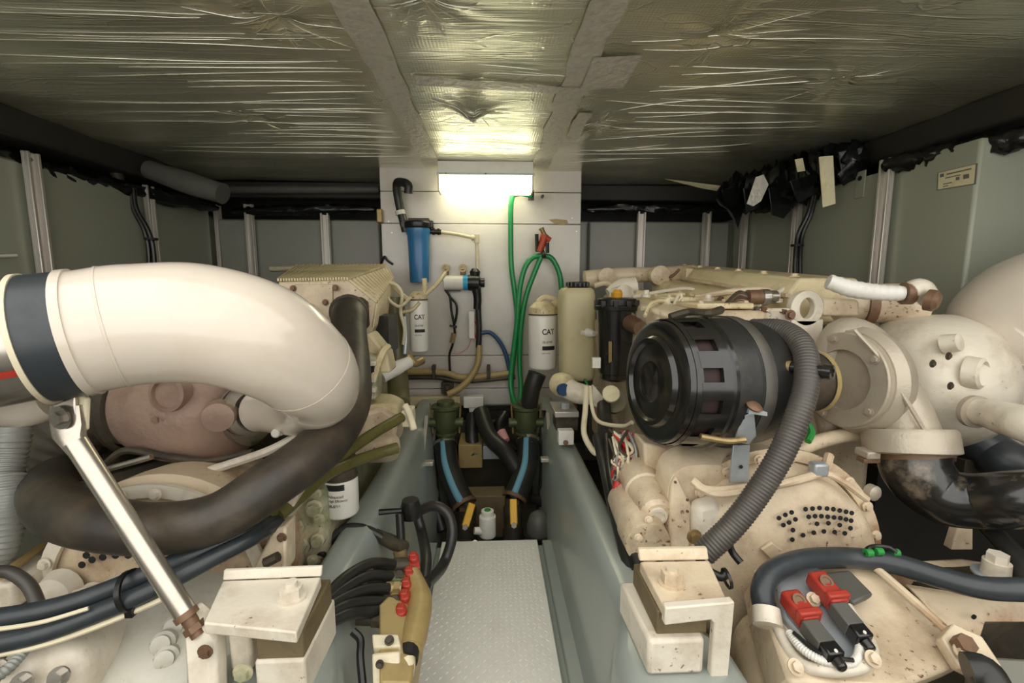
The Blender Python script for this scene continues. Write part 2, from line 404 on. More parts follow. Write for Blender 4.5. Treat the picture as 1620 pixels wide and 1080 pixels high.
# black deck-edge beams hanging under the foil along both sides and across the front
for sx, x0, x1, yy in ((-1, -2.32, -1.96, 1.75), (1, 1.93, 2.75, 1.75)):
    b = MB(); b.box(((x0 + x1) / 2, 1.9, CZ - .055), (x1 - x0, 3.4, .13)); struct(b.build('trim_1' if sx < 0 else 'trim_2', 'dark', bevel=.02))
b = MB(); b.box((-.1, 3.50, CZ - .055), (3.9, .12, .115)); struct(b.build('trim_3', 'dark', bevel=.01))
b = MB()
for xa, xb in ((-2.0, -.72), (.60, 1.85)):
    pass
a0 = P(362, 300, 3.4); a1 = P(600, 300, 3.4)
b.tube([a0, a1], .028, 14); struct(b.build('trim_4', 'greybag'))
# side tanks (grey-green) standing in a row along each side and across the front
def tankwall(name, box_list, m):
    root = None
    for i, (x0, x1, y0, y1, z0, z1) in enumerate(box_list):
        b = MB(); b.box(((x0 + x1) / 2, (y0 + y1) / 2, (z0 + z1) / 2), (x1 - x0, y1 - y0, z1 - z0))
        if root is None: root = struct(b.build(name, m, bevel=.012))
        else: b.build('tank_panel', m, root, bevel=.012)
    return root
tz = 1.675
wl = tankwall('wall_left', [(-2.6, WL - .03, .3, 3.72, -.3, tz - .03), (-2.4, WL, .3, 2.17, -.2, tz), (-2.4, WL, 2.19, 2.88, -.2, tz), (-2.4, WL, 2.90, 3.46, -.2, tz)], 'tank')
wr = tankwall('wall_right', [(WR + .03, 2.6, 1.76, 3.72, -.3, tz - .03), (WR, 2.75, 1.71, 2.10, -.2, tz + .02), (WR, 2.3, 2.12, 2.72, -.2, tz), (WR, 2.3, 2.74, 3.46, -.2, tz)], 'tank')
wf = tankwall('wall_front', [(-2.6, 2.6, 3.56, 3.72, -.3, tz - .05), (-2.0, -1.23, 3.50, 3.6, -.2, tz - .06), (-1.21, -.83, 3.50, 3.6, -.2, tz - .06), (.74, 1.12, 3.50, 3.6, -.2, tz - .06), (1.14, 1.83, 3.50, 3.6, -.2, tz - .06)], 'tank_dark')
b = MB(); b.box((0, -.85, .15), (5.6, .1, 1.1)); struct(b.build('wall_rear_unseen', 'board'))  # unseen low wall, added and cut down to shape daylight from behind
# hull sides that close the room off behind the tanks
b = MB(); b.box((-2.75, 1.5, .8), (.1, 4.8, 2.4)); struct(b.build('wall_port', 'dark'))
b = MB(); b.box((2.85, 1.5, .8), (.1, 4.8, 2.4)); struct(b.build('wall_starboard', 'dark'))
b = MB(); b.box((0, 3.9, .8), (5.6, .1, 2.4)); struct(b.build('wall_bow', 'dark'))
# dark recesses beside the white bulkhead
# white bulkhead boards
b = MB(); b.box((-.06, 3.13, 1.08), (1.26, .16, 1.60)); bulk = struct(b.build('wall_center', 'board'))
xs0, xs1 = P(601, 330, 3.0).x, P(920, 330, 3.0).x
rows = [262, 303.5, 354, 562, 614, 640]
for a, c in zip(rows, rows[1:]):
    z0 = P(760, c, 3.02).z + .002; z1 = P(760, a, 3.02).z - .002
    b = MB(); b.box(((xs0 + xs1) / 2, 3.035, (z0 + z1) / 2), (xs1 - xs0, .03, z1 - z0)); b.build('board', 'board', bulk, bevel=.003)
sc = [P(615, 350, 3.02), P(905, 345, 3.02), P(620, 368, 3.02), P(912, 366, 3.02), P(912, 318, 3.02)]
bolts(bulk, sc, (0, -1, 0), .004, .002, 'steel', 'screw', False)
# chipped patch on the board
b = MB(); b.poly([P(*q, 3.018) for q in ((868, 347), (880, 346), (897, 348), (899, 353), (888, 356), (876, 353))], (0, .003, 0)); b.build('bare_patch', 'beige', bulk)
# bottom ledge and bearers under the bulkhead
b = MB(); b.pbox(600, 643, 930, 700, 3.05, .1); struct(b.build('trim_5', 'dark'))
b = MB(); b.pbox(645, 628, 728, 643, 2.93, .06); tag(b.build('wooden_batten', 'cream_yellow', bevel=.004), 'cream painted batten along the foot of the white bulkhead', 'batten')

# engine bed stringers: rounded grey-blue girders either side of the walkway
def stringer(name, sgn, xi, xo, xf):
    prof = [(xf, -.3), (xf, .0), (xf + .012, .03), (xi - .012, .36), (xi + .002, .385), (xi + .02, .398), (xo - .02, .398), (xo - .004, .388), (xo + .004, .36), (xo + .02, -.3)]
    b = MB(); rings = []
    for y in (.3, .6, .75, .85, .93, 1.0, 1.08, 1.2, 1.5, 2.0, 2.6, 2.95):
        w = .045 * math.exp(-((y - .80) / .13) ** 4) if y < 1.08 else 0
        rings.append([V((sgn * (x - (w if i in (2, 3, 4, 5) else 0) + (w * 2.2 if i > 5 else 0)), y, z)) for i, (x, z) in enumerate(prof)])
    b.loft(rings); return struct(b.build(name, 'stringer', angle=50))
stringer('trim_6', 1, .305, .395, .262)
stringer('trim_7', -1, .375, .475, .30)
b = MB(); b.box((-.02, 1.1, -.045), (.60, 1.66, .03)); b.box((.246, 1.1, -.03), (.05, 1.66, .05)); b.box((-.275, 1.1, -.03), (.05, 1.66, .05)); struct(b.build('trim_8', 'stringer', bevel=.005))
# floor plate with raised diamond tread
FP = [PZ(700, 855, 0), PZ(850, 855, 0)]
fx0, fx1, fy1 = -.230, .199, 1.925
t = thing('floor_plate', 'pale grey diamond tread walkway plate between the two engine beds', 'floor plate')
b = MB(); b.box(((fx0 + fx1) / 2, (.3 + fy1) / 2, -.008), (fx1 - fx0, fy1 - .3, .016)); b.build('plate', 'plate', t, bevel=.003)
b = MB(); s = .0185
for j in range(int((fy1 - .34) / s)):
    for i in range(int((fx1 - fx0 - .02) / s)):
        x = fx0 + .016 + i * s; y = .32 + j * s; d = 1 if (i + j) % 2 else -1
        L_, W_ = .0085, .0026; ux, uy = .7071, .7071 * d
        b.add([(x - ux * L_, y - uy * L_, 0), (x + uy * W_, y - ux * W_, 0), (x + ux * L_, y + uy * L_, 0), (x - uy * W_, y + ux * W_, 0), (x, y, .003)], [(0, 1, 4), (1, 2, 4), (2, 3, 4), (3, 0, 4)])
b.build('tread_pattern', 'plate', t, kind='stuff')
bolts(t, [P(823, 905, 1.7) * 1.0], (0, 0, 1), .004, .002, 'copper', 'screw', False).location.z += 0
b = MB()

# ================================================================ aluminium posts
POST = 'bare aluminium posts in front of the grey tanks'
post_lab = {
 0: 'tall bare aluminium post nearest on the left wall', 1: 'bare aluminium post beside the black cables on the left wall',
 2: 'bare aluminium post on the left wall nearest the far corner', 3: 'bare aluminium post left of the pair on the far left tank',
 4: 'bare aluminium post on far tank left of the white bulkhead', 5: 'bare aluminium post on far tank right of the white bulkhead',
 6: 'bare aluminium post near the far right corner under black sheeting', 7: 'bare aluminium post under the black plastic bundle on the right',
 8: 'bare aluminium post behind the black cable on the right wall', 9: 'widest bare aluminium post on the right wall beside the label plate'}
post_xy = [PX(40, 245, WL + .005), PX(228, 295, WL + .005), PX(338, 325, WL + .005), P(396, 332, 3.48), P(515, 332, 3.48), P(1014, 332, 3.48), P(1117, 332, 3.48), PX(1184, 325, WR - .005), PX(1270, 295, WR - .005), PX(1412, 252, WR - .005)]
for i, q in enumerate(post_xy):
    t = thing('aluminium_post', post_lab[i], 'post', POST)
    w, d = .062, .03; top = 1.715; h = 1.5
    side = i <= 2 or i >= 7; sg = 1 if i <= 2 else -1
    c = V((q.x + (sg * d / 2 if side else 0), q.y - (0 if side else d / 2), top - h / 2))
    b = MB(); b.box(c, (d * .3, w, h) if side else (w, d * .3, h)); b.build('web', 'alu', t)
    for e in (-1, 1):
        b = MB()
        if side: b.box((c.x + sg * d * .4, c.y + e * (w / 2 - .008), c.z), (d * .7, .014, h))
        else: b.box((c.x + e * (w / 2 - .008), c.y - d * .4, c.z), (.014, d * .7, h))
        b.build('flange', 'alu', t, bevel=.003)
    bolts(t, [V((c.x + (sg * .006 if side else 0), c.y - (0 if side else .006), top - .03))], (sg, 0, 0) if side else (0, -1, 0), .006, .005)

# maker's label on the right tank
t = thing('tank_label', 'small pale label plate on the right grey tank', 'label')
lp = [PX(x, y, WR - .003) for x, y in ((1483, 273), (1546, 258), (1543, 291), (1482, 301))]
b = MB(); b.poly(lp, (.003, 0, 0)); b.build('plate', 'ink_grey', t)
cen = sum(lp, V()) / 4
lp2 = [cen + (q - cen) * .93 + V((-.0008, 0, 0)) for q in lp]
b = MB(); b.poly(lp2, (.002, 0, 0)); b.build('face', 'paper_tape', t)
e1 = lp2[1] - lp2[0]; e2 = lp2[3] - lp2[0]
for (u0, u1, v0, v1) in ((.05, .16, .1, .3), (.24, .9, .16, .24), (.2, .62, .38, .44), (.5, .6, .5, .68), (.7, .85, .45, .7), (.15, .4, .72, .78), (.15, .3, .86, .92)):
    b = MB(); b.poly([lp2[0] + e1 * u + e2 * w + V((-.0006, 0, 0)) for u, w in ((u0, v0), (u1, v0), (u1, v1), (u0, v1))], (.0004, 0, 0)); b.build('print_line', 'ink_grey', t)
# hook tab on the right wall
t = thing('hook_tab', 'small steel tab with a hole on the right tank', 'bracket')
a = PX(1361, 292, WR - .004); b = MB(); b.box(a, (.008, .06, .13)); b.build('tab', 'tank', t, bevel=.003)
b = MB(); b.lathe([(0, .012), (.003, .012)], a + V((-.004, 0, .03)), (-1, 0, 0), 16); b.build('hole', 'ink', t)
# white bar far left
b = MB(); b.tube([PX(-30, 406, WL + .03), PX(26, 404, WL + .03)], .006, 8); tag(b.build('white_rod', 'white'), 'short white rod on the left tank above the exhaust pipe', 'rod')

# fluorescent light
t = thing('fluorescent_light', 'lit fluorescent box lamp under the foil ceiling', 'lamp')
LY = 2.80
a, c = P(692, 274, LY), P(844, 302, LY)
ztop, zbot = CZ - .005, c.z
b = MB(); b.box(((a.x + c.x) / 2, LY + .075, (ztop + a.z - .004) / 2), (c.x - a.x, .15, ztop - a.z + .004)); b.build('housing', 'white', t, bevel=.004)
b = MB(); b.box(((a.x + c.x) / 2, LY + .075, (a.z + zbot) / 2 - .004), (c.x - a.x - .012, .14, a.z - zbot - .006)); b.build('diffuser', 'lightbox', t, bevel=.012)
for x in (a.x + .004, c.x - .004):
    b = MB(); b.box((x, LY + .074, (a.z + zbot) / 2), (.010, .146, a.z - zbot + .004)); b.build('end_cap', 'amber' if 0 else 'pvc', t, bevel=.002)
b = MB(); b.box(((a.x + c.x) / 2, LY - .003, a.z - .002), (c.x - a.x + .012, .01, .012)); b.build('trim_lip', 'zinc', t)
bolts(t, [V(((a.x + c.x) / 2, LY - .008, a.z - .001)), V((a.x + .05, LY - .008, a.z - .001))], (0, -1, 0), .004, .003, 'soot', 'screw', False)

# dark padded duct end under the left ceiling edge
b = MB(); b.tube([P(235, 268, 2.75), P(300, 290, 2.72), P(352, 306, 2.7)], [.05, .062, .055], 16); b.lathe([(0, .056), (.004, .058)], P(352, 306, 2.7), P(352, 306, 2.7) - P(300, 290, 2.72), 16)
tag(b.build('rolled_insulation', 'greybag'), 'grey rolled insulation end hanging under the left ceiling edge', 'insulation')
# crumpled black sheet along the tank tops
def sheet_roll(name, label, pts, r, n=16, k=10, amp=.3, m='sheet'):
    b = MB(); q = catmull(PP(pts), k); rings = []
    for i, c in enumerate(q):
        t = (q[min(i + 1, len(q) - 1)] - q[max(i - 1, 0)]).normalized(); x, y, _ = frame(t)
        f = .25 + .75 * math.sin(math.pi * min(max(i / (len(q) - 1), .0), 1)) ** .35
        rings.append([c + (x * math.cos(2 * math.pi * j / n) + y * math.sin(2 * math.pi * j / n)) * r * f * (1 + amp * random.uniform(-1, 1)) for j in range(n)])
    b.loft(rings); return tag(b.build(name, m, angle=70), label, 'plastic sheet')
sheet_roll('plastic_sheet', 'black plastic sheeting tucked along the top of the far left tank', [(365, 334, 3.46), (440, 333, 3.46), (520, 331, 3.46), (598, 332, 3.46)], .035)
sheet_roll('plastic_sheet', 'black plastic sheeting tucked along the top of the far right tank', [(922, 332, 3.46), (1000, 330, 3.46), (1080, 331, 3.46), (1150, 332, 3.46)], .035)
sheet_roll('plastic_sheet', 'black plastic sheeting along the top of the left tank', [(-20, 238, 2.05), (90, 275, 2.35), (200, 298, 2.75), (345, 330, 3.3)], .05)
sheet_roll('plastic_sheet', 'black plastic sheeting along the top of the right tank by the label', [(1395, 262, 2.1), (1470, 250, 1.95), (1560, 232, 1.75), (1660, 205, 1.6)], .045)
# black plastic bundle with tape on the right
t = thing('plastic_bundle', 'crumpled black plastic wrapped pipe bundle tied under the right ceiling edge', 'plastic bundle')
b = MB(); q = catmull(PP([(1150, 308, 2.95), (1200, 302, 2.8), (1250, 290, 2.65), (1310, 268, 2.5), (1362, 250, 2.35)]), 12); rings = []
for i, c in enumerate(q):
    tt = (q[min(i + 1, len(q) - 1)] - q[max(i - 1, 0)]).normalized(); x, y, _ = frame(tt)
    f = .55 + .45 * math.sin(math.pi * i / (len(q) - 1)) ** .5 + .16 * math.sin(i * 1.9)
    rings.append([c + (x * math.cos(2 * math.pi * j / 18) + y * math.sin(2 * math.pi * j / 18)) * .125 * f * (1 + .22 * random.uniform(-1, 1)) for j in range(18)])
b.loft(rings); b.build('wrapping', 'sheet', t, angle=70)
for pts in ([(1148, 300, 2.86), (1140, 318, 2.83), (1158, 335, 2.8), (1168, 362, 2.8)], [(1192, 300, 2.66), (1200, 320, 2.66), (1190, 330, 2.66)], [(1340, 240, 2.28), (1362, 256, 2.28), (1330, 285, 2.3)]):
    b = MB(); b.tube(PP(pts), [.05, .06, .04, .008][:len(pts)], 8, 6, flat=.25); b.build('torn_flap', 'sheet', t, angle=70)
for Y, pg in ((2.80, ((1142, 300), (1170, 294), (1178, 328), (1168, 360), (1158, 336), (1146, 322))), (2.62, ((1176, 298), (1204, 294), (1198, 330), (1182, 336))), (2.56, ((1216, 298), (1250, 290), (1252, 332), (1240, 346), (1222, 340))), (2.44, ((1250, 286), (1290, 274), (1288, 308), (1262, 322))), (2.28, ((1326, 240), (1366, 232), (1360, 262), (1334, 286)))):
    b = MB(); pp = [P(x, y, Y + random.uniform(-.03, .03)) for x, y in pg]; b.poly(pp, (0, .012, .003)); b.build('torn_flap', 'sheet', t, bevel=.003)
b = MB(); b.poly([P(x, y, 2.24) for x, y in ((1296, 248), (1318, 246), (1322, 322), (1302, 328))], (0, .004, 0)); b.build('tape_piece', 'paper_tape', t)
b = MB(); b.poly([P(x, y, 2.36) for x, y in ((1258, 252), (1270, 250), (1274, 270), (1262, 272))], (0, .004, 0)); b.build('tape_piece', 'paper_tape', t)
b = MB(); b.poly([P(x, y, 2.55) for x, y in ((1182, 322), (1196, 280), (1208, 276), (1216, 292), (1204, 318), (1192, 326))], (0, .006, 0)); b.build('foil_scrap', 'tape', t)
b = MB(); b.poly([P(1052, 283, 3.0), P(1142, 294, 2.85), P(1146, 304, 2.85), P(1110, 298, 2.95)], (0, .01, .004)); tag(b.build('loose_tape', 'paper_tape'), 'loose pale tape end hanging beside the black plastic bundle', 'tape')
# cables running down the posts
for nm, lab, pts in (('left', 'pair of black cables dropping beside the second post on the left wall', [(210, 298, 2.75), (214, 330, 2.74), (232, 365, 2.74), (240, 400, 2.74), (242, 470, 2.74)]),
                     ('right', 'black cables dropping beside the post on the right wall', [(1288, 308, 2.55), (1280, 340, 2.58), (1266, 372, 2.6), (1262, 410, 2.62), (1262, 460, 2.62)])):
    t = thing('power_cable', lab, 'cable')
    for dx in (-5, 4):
        b = MB(); b.tube([P(x + dx * (.4 + i * .15), y, Y) for i, (x, y, Y) in enumerate(pts)], .012, 8); b.build('cable_run', 'plastic', t)
    b = MB(); x, y, Y = pts[3]; b.ring(P(x - 1, y - 22, Y) - V((0, 0, .006)), (0, .0, 1), .034, .028, .012, 16); b.build('cable_tie', 'ink', t)
# pipe fitting above left tank
b = MB(); b.tube(PP([(160, 285, 2.7), (185, 288, 2.7), (200, 296, 2.7)]), .018, 10); b.lathe([(0, .03), (.03, .03), (.034, .02)], P(186, 284, 2.7), (0, 0, 1), 12); tag(b.build('pipe_fitting', 'soot'), 'small grimy pipe fitting under the left ceiling edge', 'pipe fitting')
# ================================================================ ON THE WHITE BULKHEAD
BY = 2.95
S = BY / 720            # metres per photo pixel at the bulkhead
# blue water filter
t = thing('water_filter', 'blue canister water filter with black head on the white bulkhead', 'water filter')
o = P(664, 447, BY)
b = MB(); b.lathe([(0, .054), (.004, .060), (.03, .062), (.20, .066), (.29, .070), (.315, .078), (.335, .078)], o, (0, 0, 1), 28); b.build('bowl', 'blue', t)
b = MB(); b.lathe([(.335, .082), (.345, .086), (.372, .086), (.385, .07), (.385, 0)], o, (0, 0, 1), 28); b.box(o + V((-.08, 0, .362)), (.05, .05, .045)); b.box(o + V((.08, 0, .362)), (.03, .05, .045)); b.build('head', 'plastic', t, bevel=.004)
b = MB(); b.box(o + V((0, .045, .39)), (.13, .05, .03)); b.build('wall_bracket', 'plastic', t, bevel=.003)
b = MB(); b.tube(PP([(680, 366, BY), (698, 367, BY)]), .016, 12); b.ring(P(684, 366, BY), (1, 0, 0), .022, .01, .016, 14); b.ring(P(692, 366.5, BY), (1, 0, 0), .021, .01, .014, 14); b.build('outlet_fitting', 'plastic', t)
hose('rubber_hose', 'black rubber hose rising from the blue water filter to the ceiling', 'hose', 'rubber', .026, [(642, 366, BY), (638, 350, BY), (632, 325, BY), (628, 300, BY - .02), (630, 288, BY - .05), (645, 292, BY - .12), (646, 306, BY - .12)], 14)
b = MB(); b.ring(P(634, 336, BY) - V((.0, 0, .014)), P(632, 325, BY) - P(638, 350, BY), .031, .022, .026, 18); tag(b.build('hose_clamp', 'white'), 'white clamp on the black hose above the blue filter', 'hose clamp')
t = thing('water_pipe', 'cream plastic pipe running from the blue filter down to the pump', 'pipe')
b = MB(); b.tube(PP([(698, 367, BY), (725, 371, BY), (748, 376, BY)]), .011, 10); b.build('pipe_run', 'pvc', t)
b = MB(); b.tube(PP([(754, 380, BY), (755, 410, BY), (756, 440, BY)]), .012, 10); b.build('pipe_run', 'pvc', t)
b = MB(); b.lathe([(0, .018), (.05, .018)], P(754, 384, BY), (0, 0, 1), 12); b.lathe([(0, .018), (.03, .018)], P(746, 376, BY), (1, 0, 0), 12); b.build('elbow_fitting', 'pvc', t)
# pump
t = thing('water_pump', 'small water pump with white motor, blue collar and black head', 'pump')
o = P(702, 447, BY)
b = MB(); b.lathe([(0, .040), (.004, .046), (.125, .046)], o, (1, 0, 0), 24); b.build('motor', 'white', t)
b = MB(); b.lathe([(.125, .049), (.155, .049)], o, (1, 0, 0), 24); b.build('collar', 'cyan', t)
b = MB(); b.lathe([(.155, .05), (.19, .054), (.225, .05), (.235, .03), (.26, .03), (.262, .02)], o, (1, 0, 0), 18); b.tube([o + V((.20, 0, 0)), o + V((.215, 0, -.1)), o + V((.21, 0, -.17))], [.034, .026, .024], 12); b.lathe([(0, .03), (.03, .034), (.05, .02)], o + V((.2, 0, .04)), (0, 0, 1), 12); b.build('pump_head', 'plastic', t)
b = MB(); b.box(o + V((.055, .045, -.045)), (.10, .05, .02)); b.build('foot', 'plastic', t)
for i, x in enumerate((705, 732)):
    t = thing('pipe_clip', ('left' if i == 0 else 'right') + ' one of two brass pipe clips above the white pump', 'pipe clip', 'brass clips above the pump')
    q = P(x, 424, BY); b = MB(); b.ring(q - V((0, .012, 0)), (0, 1, 0), .026, .014, .03, 18); b.build('loop', 'brass', t)
    b = MB(); b.box(q + V((0, .02, -.025)), (.035, .03, .035)); b.build('base', 'copper', t, bevel=.004)
# wiring under the pump
t = thing('coiled_cable', 'black cable doubled into a loop hanging below the pump', 'cable')
for pts in ([(704, 458, BY), (712, 470, BY), (714, 490, BY), (718, 512, BY), (720, 530, BY)], [(712, 470, BY), (722, 482, BY), (722, 500, BY), (718, 516, BY)], [(718, 530, BY), (716, 545, BY), (711, 562, BY), (712, 588, BY)]):
    b = MB(); b.tube(PP(pts), .008, 8); b.build('cable_run', 'plastic', t)
b = MB(); b.tube(PP([(718, 527, BY - .01), (715, 542, BY - .01)]), .016, 8); b.build('connector', 'brass', t)
b = MB(); b.tube(PP([(711, 515, BY - .012), (723, 517, BY - .012)]), .007, 6); b.build('cable_tie', 'plastic', t)
b = MB(); b.pbox(741, 492, 751, 536, BY, .03); tag(b.build('fuse_holder', 'white', bevel=.006), 'small white fuse holder strip under the pump', 'fuse holder')
hose('thin_wire', 'thin pink wire looping below the white fuse holder', 'wire', 'pinkwire', .004, [(746, 536, BY), (740, 550, BY), (728, 558, BY), (716, 559, BY)], 6)
hose('red_wire', 'short red wire beside the black pump hose', 'wire', 'red_wire', .006, [(752, 508, BY), (755, 520, BY), (752, 534, BY)], 6)
hose('pump_hose', 'black hose dropping from the pump head', 'hose', 'rubber', .02, [(756, 470, BY), (757, 500, BY), (758, 525, BY), (757, 550, BY)], 10)
hose('suction_hose', 'beige hose curving down from the pump to the bulkhead foot', 'hose', 'beige', .021, [(758, 546, BY), (756, 575, BY - .02), (742, 600, BY - .05), (724, 616, BY - .08), (708, 624, BY - .1)], 12)
hose('blue_cable', 'blue cable arching from the pump hose behind the green hose', 'cable', 'navy', .014, [(758, 527, BY), (775, 526, BY), (790, 540, BY), (800, 560, BY), (806, 585, BY)], 10)
b = MB(); b.pbox(698, 605, 717, 622, BY, .05); b.lathe([(0, .018), (.03, .016)], P(708, 612, BY), (0, -1, 0), 14); tag(b.build('pipe_saddle', 'soot', bevel=.004), 'dark square pipe fitting low on the white bulkhead', 'pipe fitting')
# horizontal pipes
for i, (pts, m, r, lab) in enumerate((([(628, 588, BY), (700, 589, BY), (735, 597, BY), (812, 590, BY)], 'beige', .022, 'upper brown pipe running across the foot of the white bulkhead'), ([(628, 597, BY), (690, 597, BY), (735, 603, BY), (815, 596, BY)], 'rubber_brown', .016, 'lower dark pipe running across the foot of the white bulkhead'))):
    hose('horizontal_pipe', lab, 'pipe', m, r, pts, 10)
for i, x in enumerate((686, 773)):
    b = MB(); b.pbox(x - 3, 578, x + 3, 600, BY - .03, .05); b.lathe([(0, .012), (.02, .012)], P(x, 580, BY - .03), (0, -1, 0), 10); tag(b.build('pipe_strap', 'soot', bevel=.003), ('left' if i == 0 else 'right') + ' dark strap holding the brown pipes to the bulkhead', 'pipe strap', 'straps on the brown pipes')
b = MB(); b.pbox(733, 628, 765, 645, 2.85, .08); b.pbox(742, 645, 757, 652, 2.86, .05); tag(b.build('white_box', 'white', bevel=.005), 'small white junction box at the foot of the bulkhead', 'junction box')
# light switch cable bits under the lamp
hose('lamp_fitting', 'small brass pipe stub beside the lamp end', 'pipe fitting', 'brass', .014, [(812, 309, BY), (828, 306, BY), (842, 309, BY)], 8)
b = MB(); b.pbox(836, 300, 845, 316, BY, .03); b.lathe([(0, .012), (.03, .008)], P(858, 311, BY), (0, -1, 0), 10); tag(b.build('cable_clip', 'plastic'), 'black cable clip under the right end of the lamp', 'cable clip')
hose('black_spider_clip', 'small black cable end at the left edge of the bulkhead', 'cable', 'plastic', .008, [(603, 418, 3.015), (608, 406, 3.01), (613, 412, 3.01), (622, 418, 3.015)], 6)
b = MB(); b.pbox(595, 330, 605, 352, 2.98, .04); tag(b.build('corner_bracket', 'brass', bevel=.006), 'small brass corner bracket at the left edge of the bulkhead', 'bracket')
# green hose
t = thing('garden_hose', 'bright green garden hose hanging in loops on the white bulkhead', 'hose')
b = MB()
for pts in ([(842, 309, BY), (818, 306, BY), (809, 318, BY), (808, 370, BY), (809, 420, BY), (814, 460, BY), (818, 500, BY), (815, 540, BY), (811, 580, BY), (809, 612, BY), (813, 640, BY - .1), (818, 646, BY - .12)],
            [(856, 404, BY - .03), (842, 408, BY - .03), (830, 425, BY - .03), (822, 460, BY - .03), (818, 510, BY - .03), (812, 560, BY - .03), (808, 610, BY - .05), (818, 643, BY - .12), (824, 620, BY - .06), (822, 570, BY - .03), (824, 520, BY - .03), (832, 470, BY - .03), (846, 430, BY - .03), (856, 406, BY - .03)],
            [(856, 404, BY - .02), (872, 408, BY - .02), (884, 430, BY - .02), (888, 455, BY - .02), (888, 500, BY)]):
    b.tube(PP(pts), .017, 12)
b.build('hose_run', 'green', t)
b = MB(); b.ring(P(857, 402, BY - .04), (1, 0, .3), .03, .02, .02, 16); b.build('tie', 'rubber', t)
t = thing('spray_nozzle', 'orange and black hose spray nozzle above the green loops', 'spray nozzle')
b = MB(); b.tube(PP([(853, 398, BY - .05), (858, 385, BY - .05), (862, 372, BY - .05)]), [.022, .024, .028], 12); b.tube(PP([(862, 374, BY - .05), (870, 380, BY - .06)]), .018, 10); b.build('body', 'orange', t)
b = MB(); b.tube(PP([(862, 374, BY - .05), (857, 362, BY - .06)]), [.016, .013], 10); b.ring(P(857, 363, BY - .06), P(857, 362, BY - .06) - P(862, 374, BY - .05), .017, .008, .01, 14); b.build('tip', 'brass', t)
b = MB(); b.tube(PP([(850, 398, BY - .05), (849, 370, BY - .06)]), .012, 8); b.tube(PP([(866, 400, BY - .05), (866, 384, BY - .05)]), .012, 8); b.build('trigger', 'plastic', t)

# filter cans
CANS = {}
def can(name, label, o, r, h, m='filter', head=None, text=None, up=V((0, 0, 1)), hd=None):
    t = thing(name, label, 'fuel filter' if 'fuel' in label else 'oil filter')
    b = MB(); b.lathe([(0, r * .80), (r * .10, r * .95), (r * .22, r), (h - .012, r), (h - .006, r * .97), (h, r * .9)], o, up, 30); t_can = b.build('canister', m, t); CANS[t.name] = t_can
    b = MB(); b.ring(o + up * (h - .002), up, r * 1.02, r * .5, .006, 28); b.build('gasket', 'soot', t)
    b = MB(); b.lathe([(h + .004, r * .98), (h + r * .5, r * .95), (h + r * .75, r * .7), (h + r * .9, r * .5)], o, up, 24); b.build('filter_head', head or 'cream_yellow', t)
    return t
def can_print(t, o, r, h, ang, lines, bars=()):
    t = CANS[t.name]
    up = V((0, 0, 1)); nrm = V((math.sin(ang), -math.cos(ang), 0)); right = up.cross(nrm) * -1
    right = V((math.cos(ang), math.sin(ang), 0))
    for text, size, z, mm, xs in lines: lettering(t, text, size, o + up * (z * h), right, up, mm, cyl=r, xs=xs)
    for a0, a1, z0, z1, mm in bars:
        b = MB(); n = 8; R = r + .0005
        bot = [o + up * (z0 * h) + (nrm * math.cos(a0 + (a1 - a0) * i / n) + right * math.sin(a0 + (a1 - a0) * i / n)) * R for i in range(n + 1)]
        top = [o + up * (z1 * h) + (nrm * math.cos(a0 + (a1 - a0) * i / n) + right * math.sin(a0 + (a1 - a0) * i / n)) * R for i in range(n + 1)]
        b.loft([bot, top], False, False); b.build('print_bar', mm, t)
FYR = 2.55
oR = P(858, 583, FYR); rR = 22.5 * FYR / 720; hR = P(858, 497, FYR).z - oR.z
t = can('fuel_filter', 'white fuel filter can reading CAT beside the green hose, right of centre', oR, rR, hR)
can_print(t, oR, rR, hR, math.radians(-9), [('CAT', .042, .66, 'ink', .88), ('1R-0749', .018, .50, 'ink_grey', 1.0), ('FUEL FILTER', .009, .31, 'ink_grey', 1.0)], [(.03, 1.02, .375, .45, 'ink')])
b = MB(); b.tube(PP([(868, 490, FYR), (880, 478, FYR), (890, 490, FYR)]), .02, 10); b.tube(PP([(850, 478, FYR), (862, 470, FYR), (880, 474, FYR)]), .014, 10); b.pbox(872, 486, 892, 500, FYR, .05); b.build('fuel_fitting', 'cream_yellow', t, bevel=.004)
FYL = 2.45
oL = P(664, 556, FYL); rL = 14.5 * FYL / 720; hL = P(664, 474, FYL).z - oL.z
t = can('fuel_filter', 'white fuel filter can reading CAT below the blue water filter', oL, rL, hL)
can_print(t, oL, rL, hL, math.radians(-20), [('CAT', .034, .64, 'ink', .85), ('1R-0749', .014, .50, 'ink_grey', 1.0), ('FUEL FILTER', .007, .33, 'ink_grey', 1.0)], [(.02, 1.15, .39, .45, 'ink')])
b = MB()
for pts, r in (([(671, 470, FYL), (672, 452, FYL), (671, 440, FYL)], .014), ([(668, 470, FYL), (690, 450, FYL), (704, 432, FYL + .1)], .012), ([(662, 474, FYL), (646, 474, FYL), (632, 462, FYL), (620, 448, FYL)], .014), ([(664, 478, FYL - .05), (652, 490, FYL - .05), (634, 494, FYL - .03)], .009)): b.tube(PP(pts), r, 10)
b.build('fuel_pipe', 'cream_yellow', t)
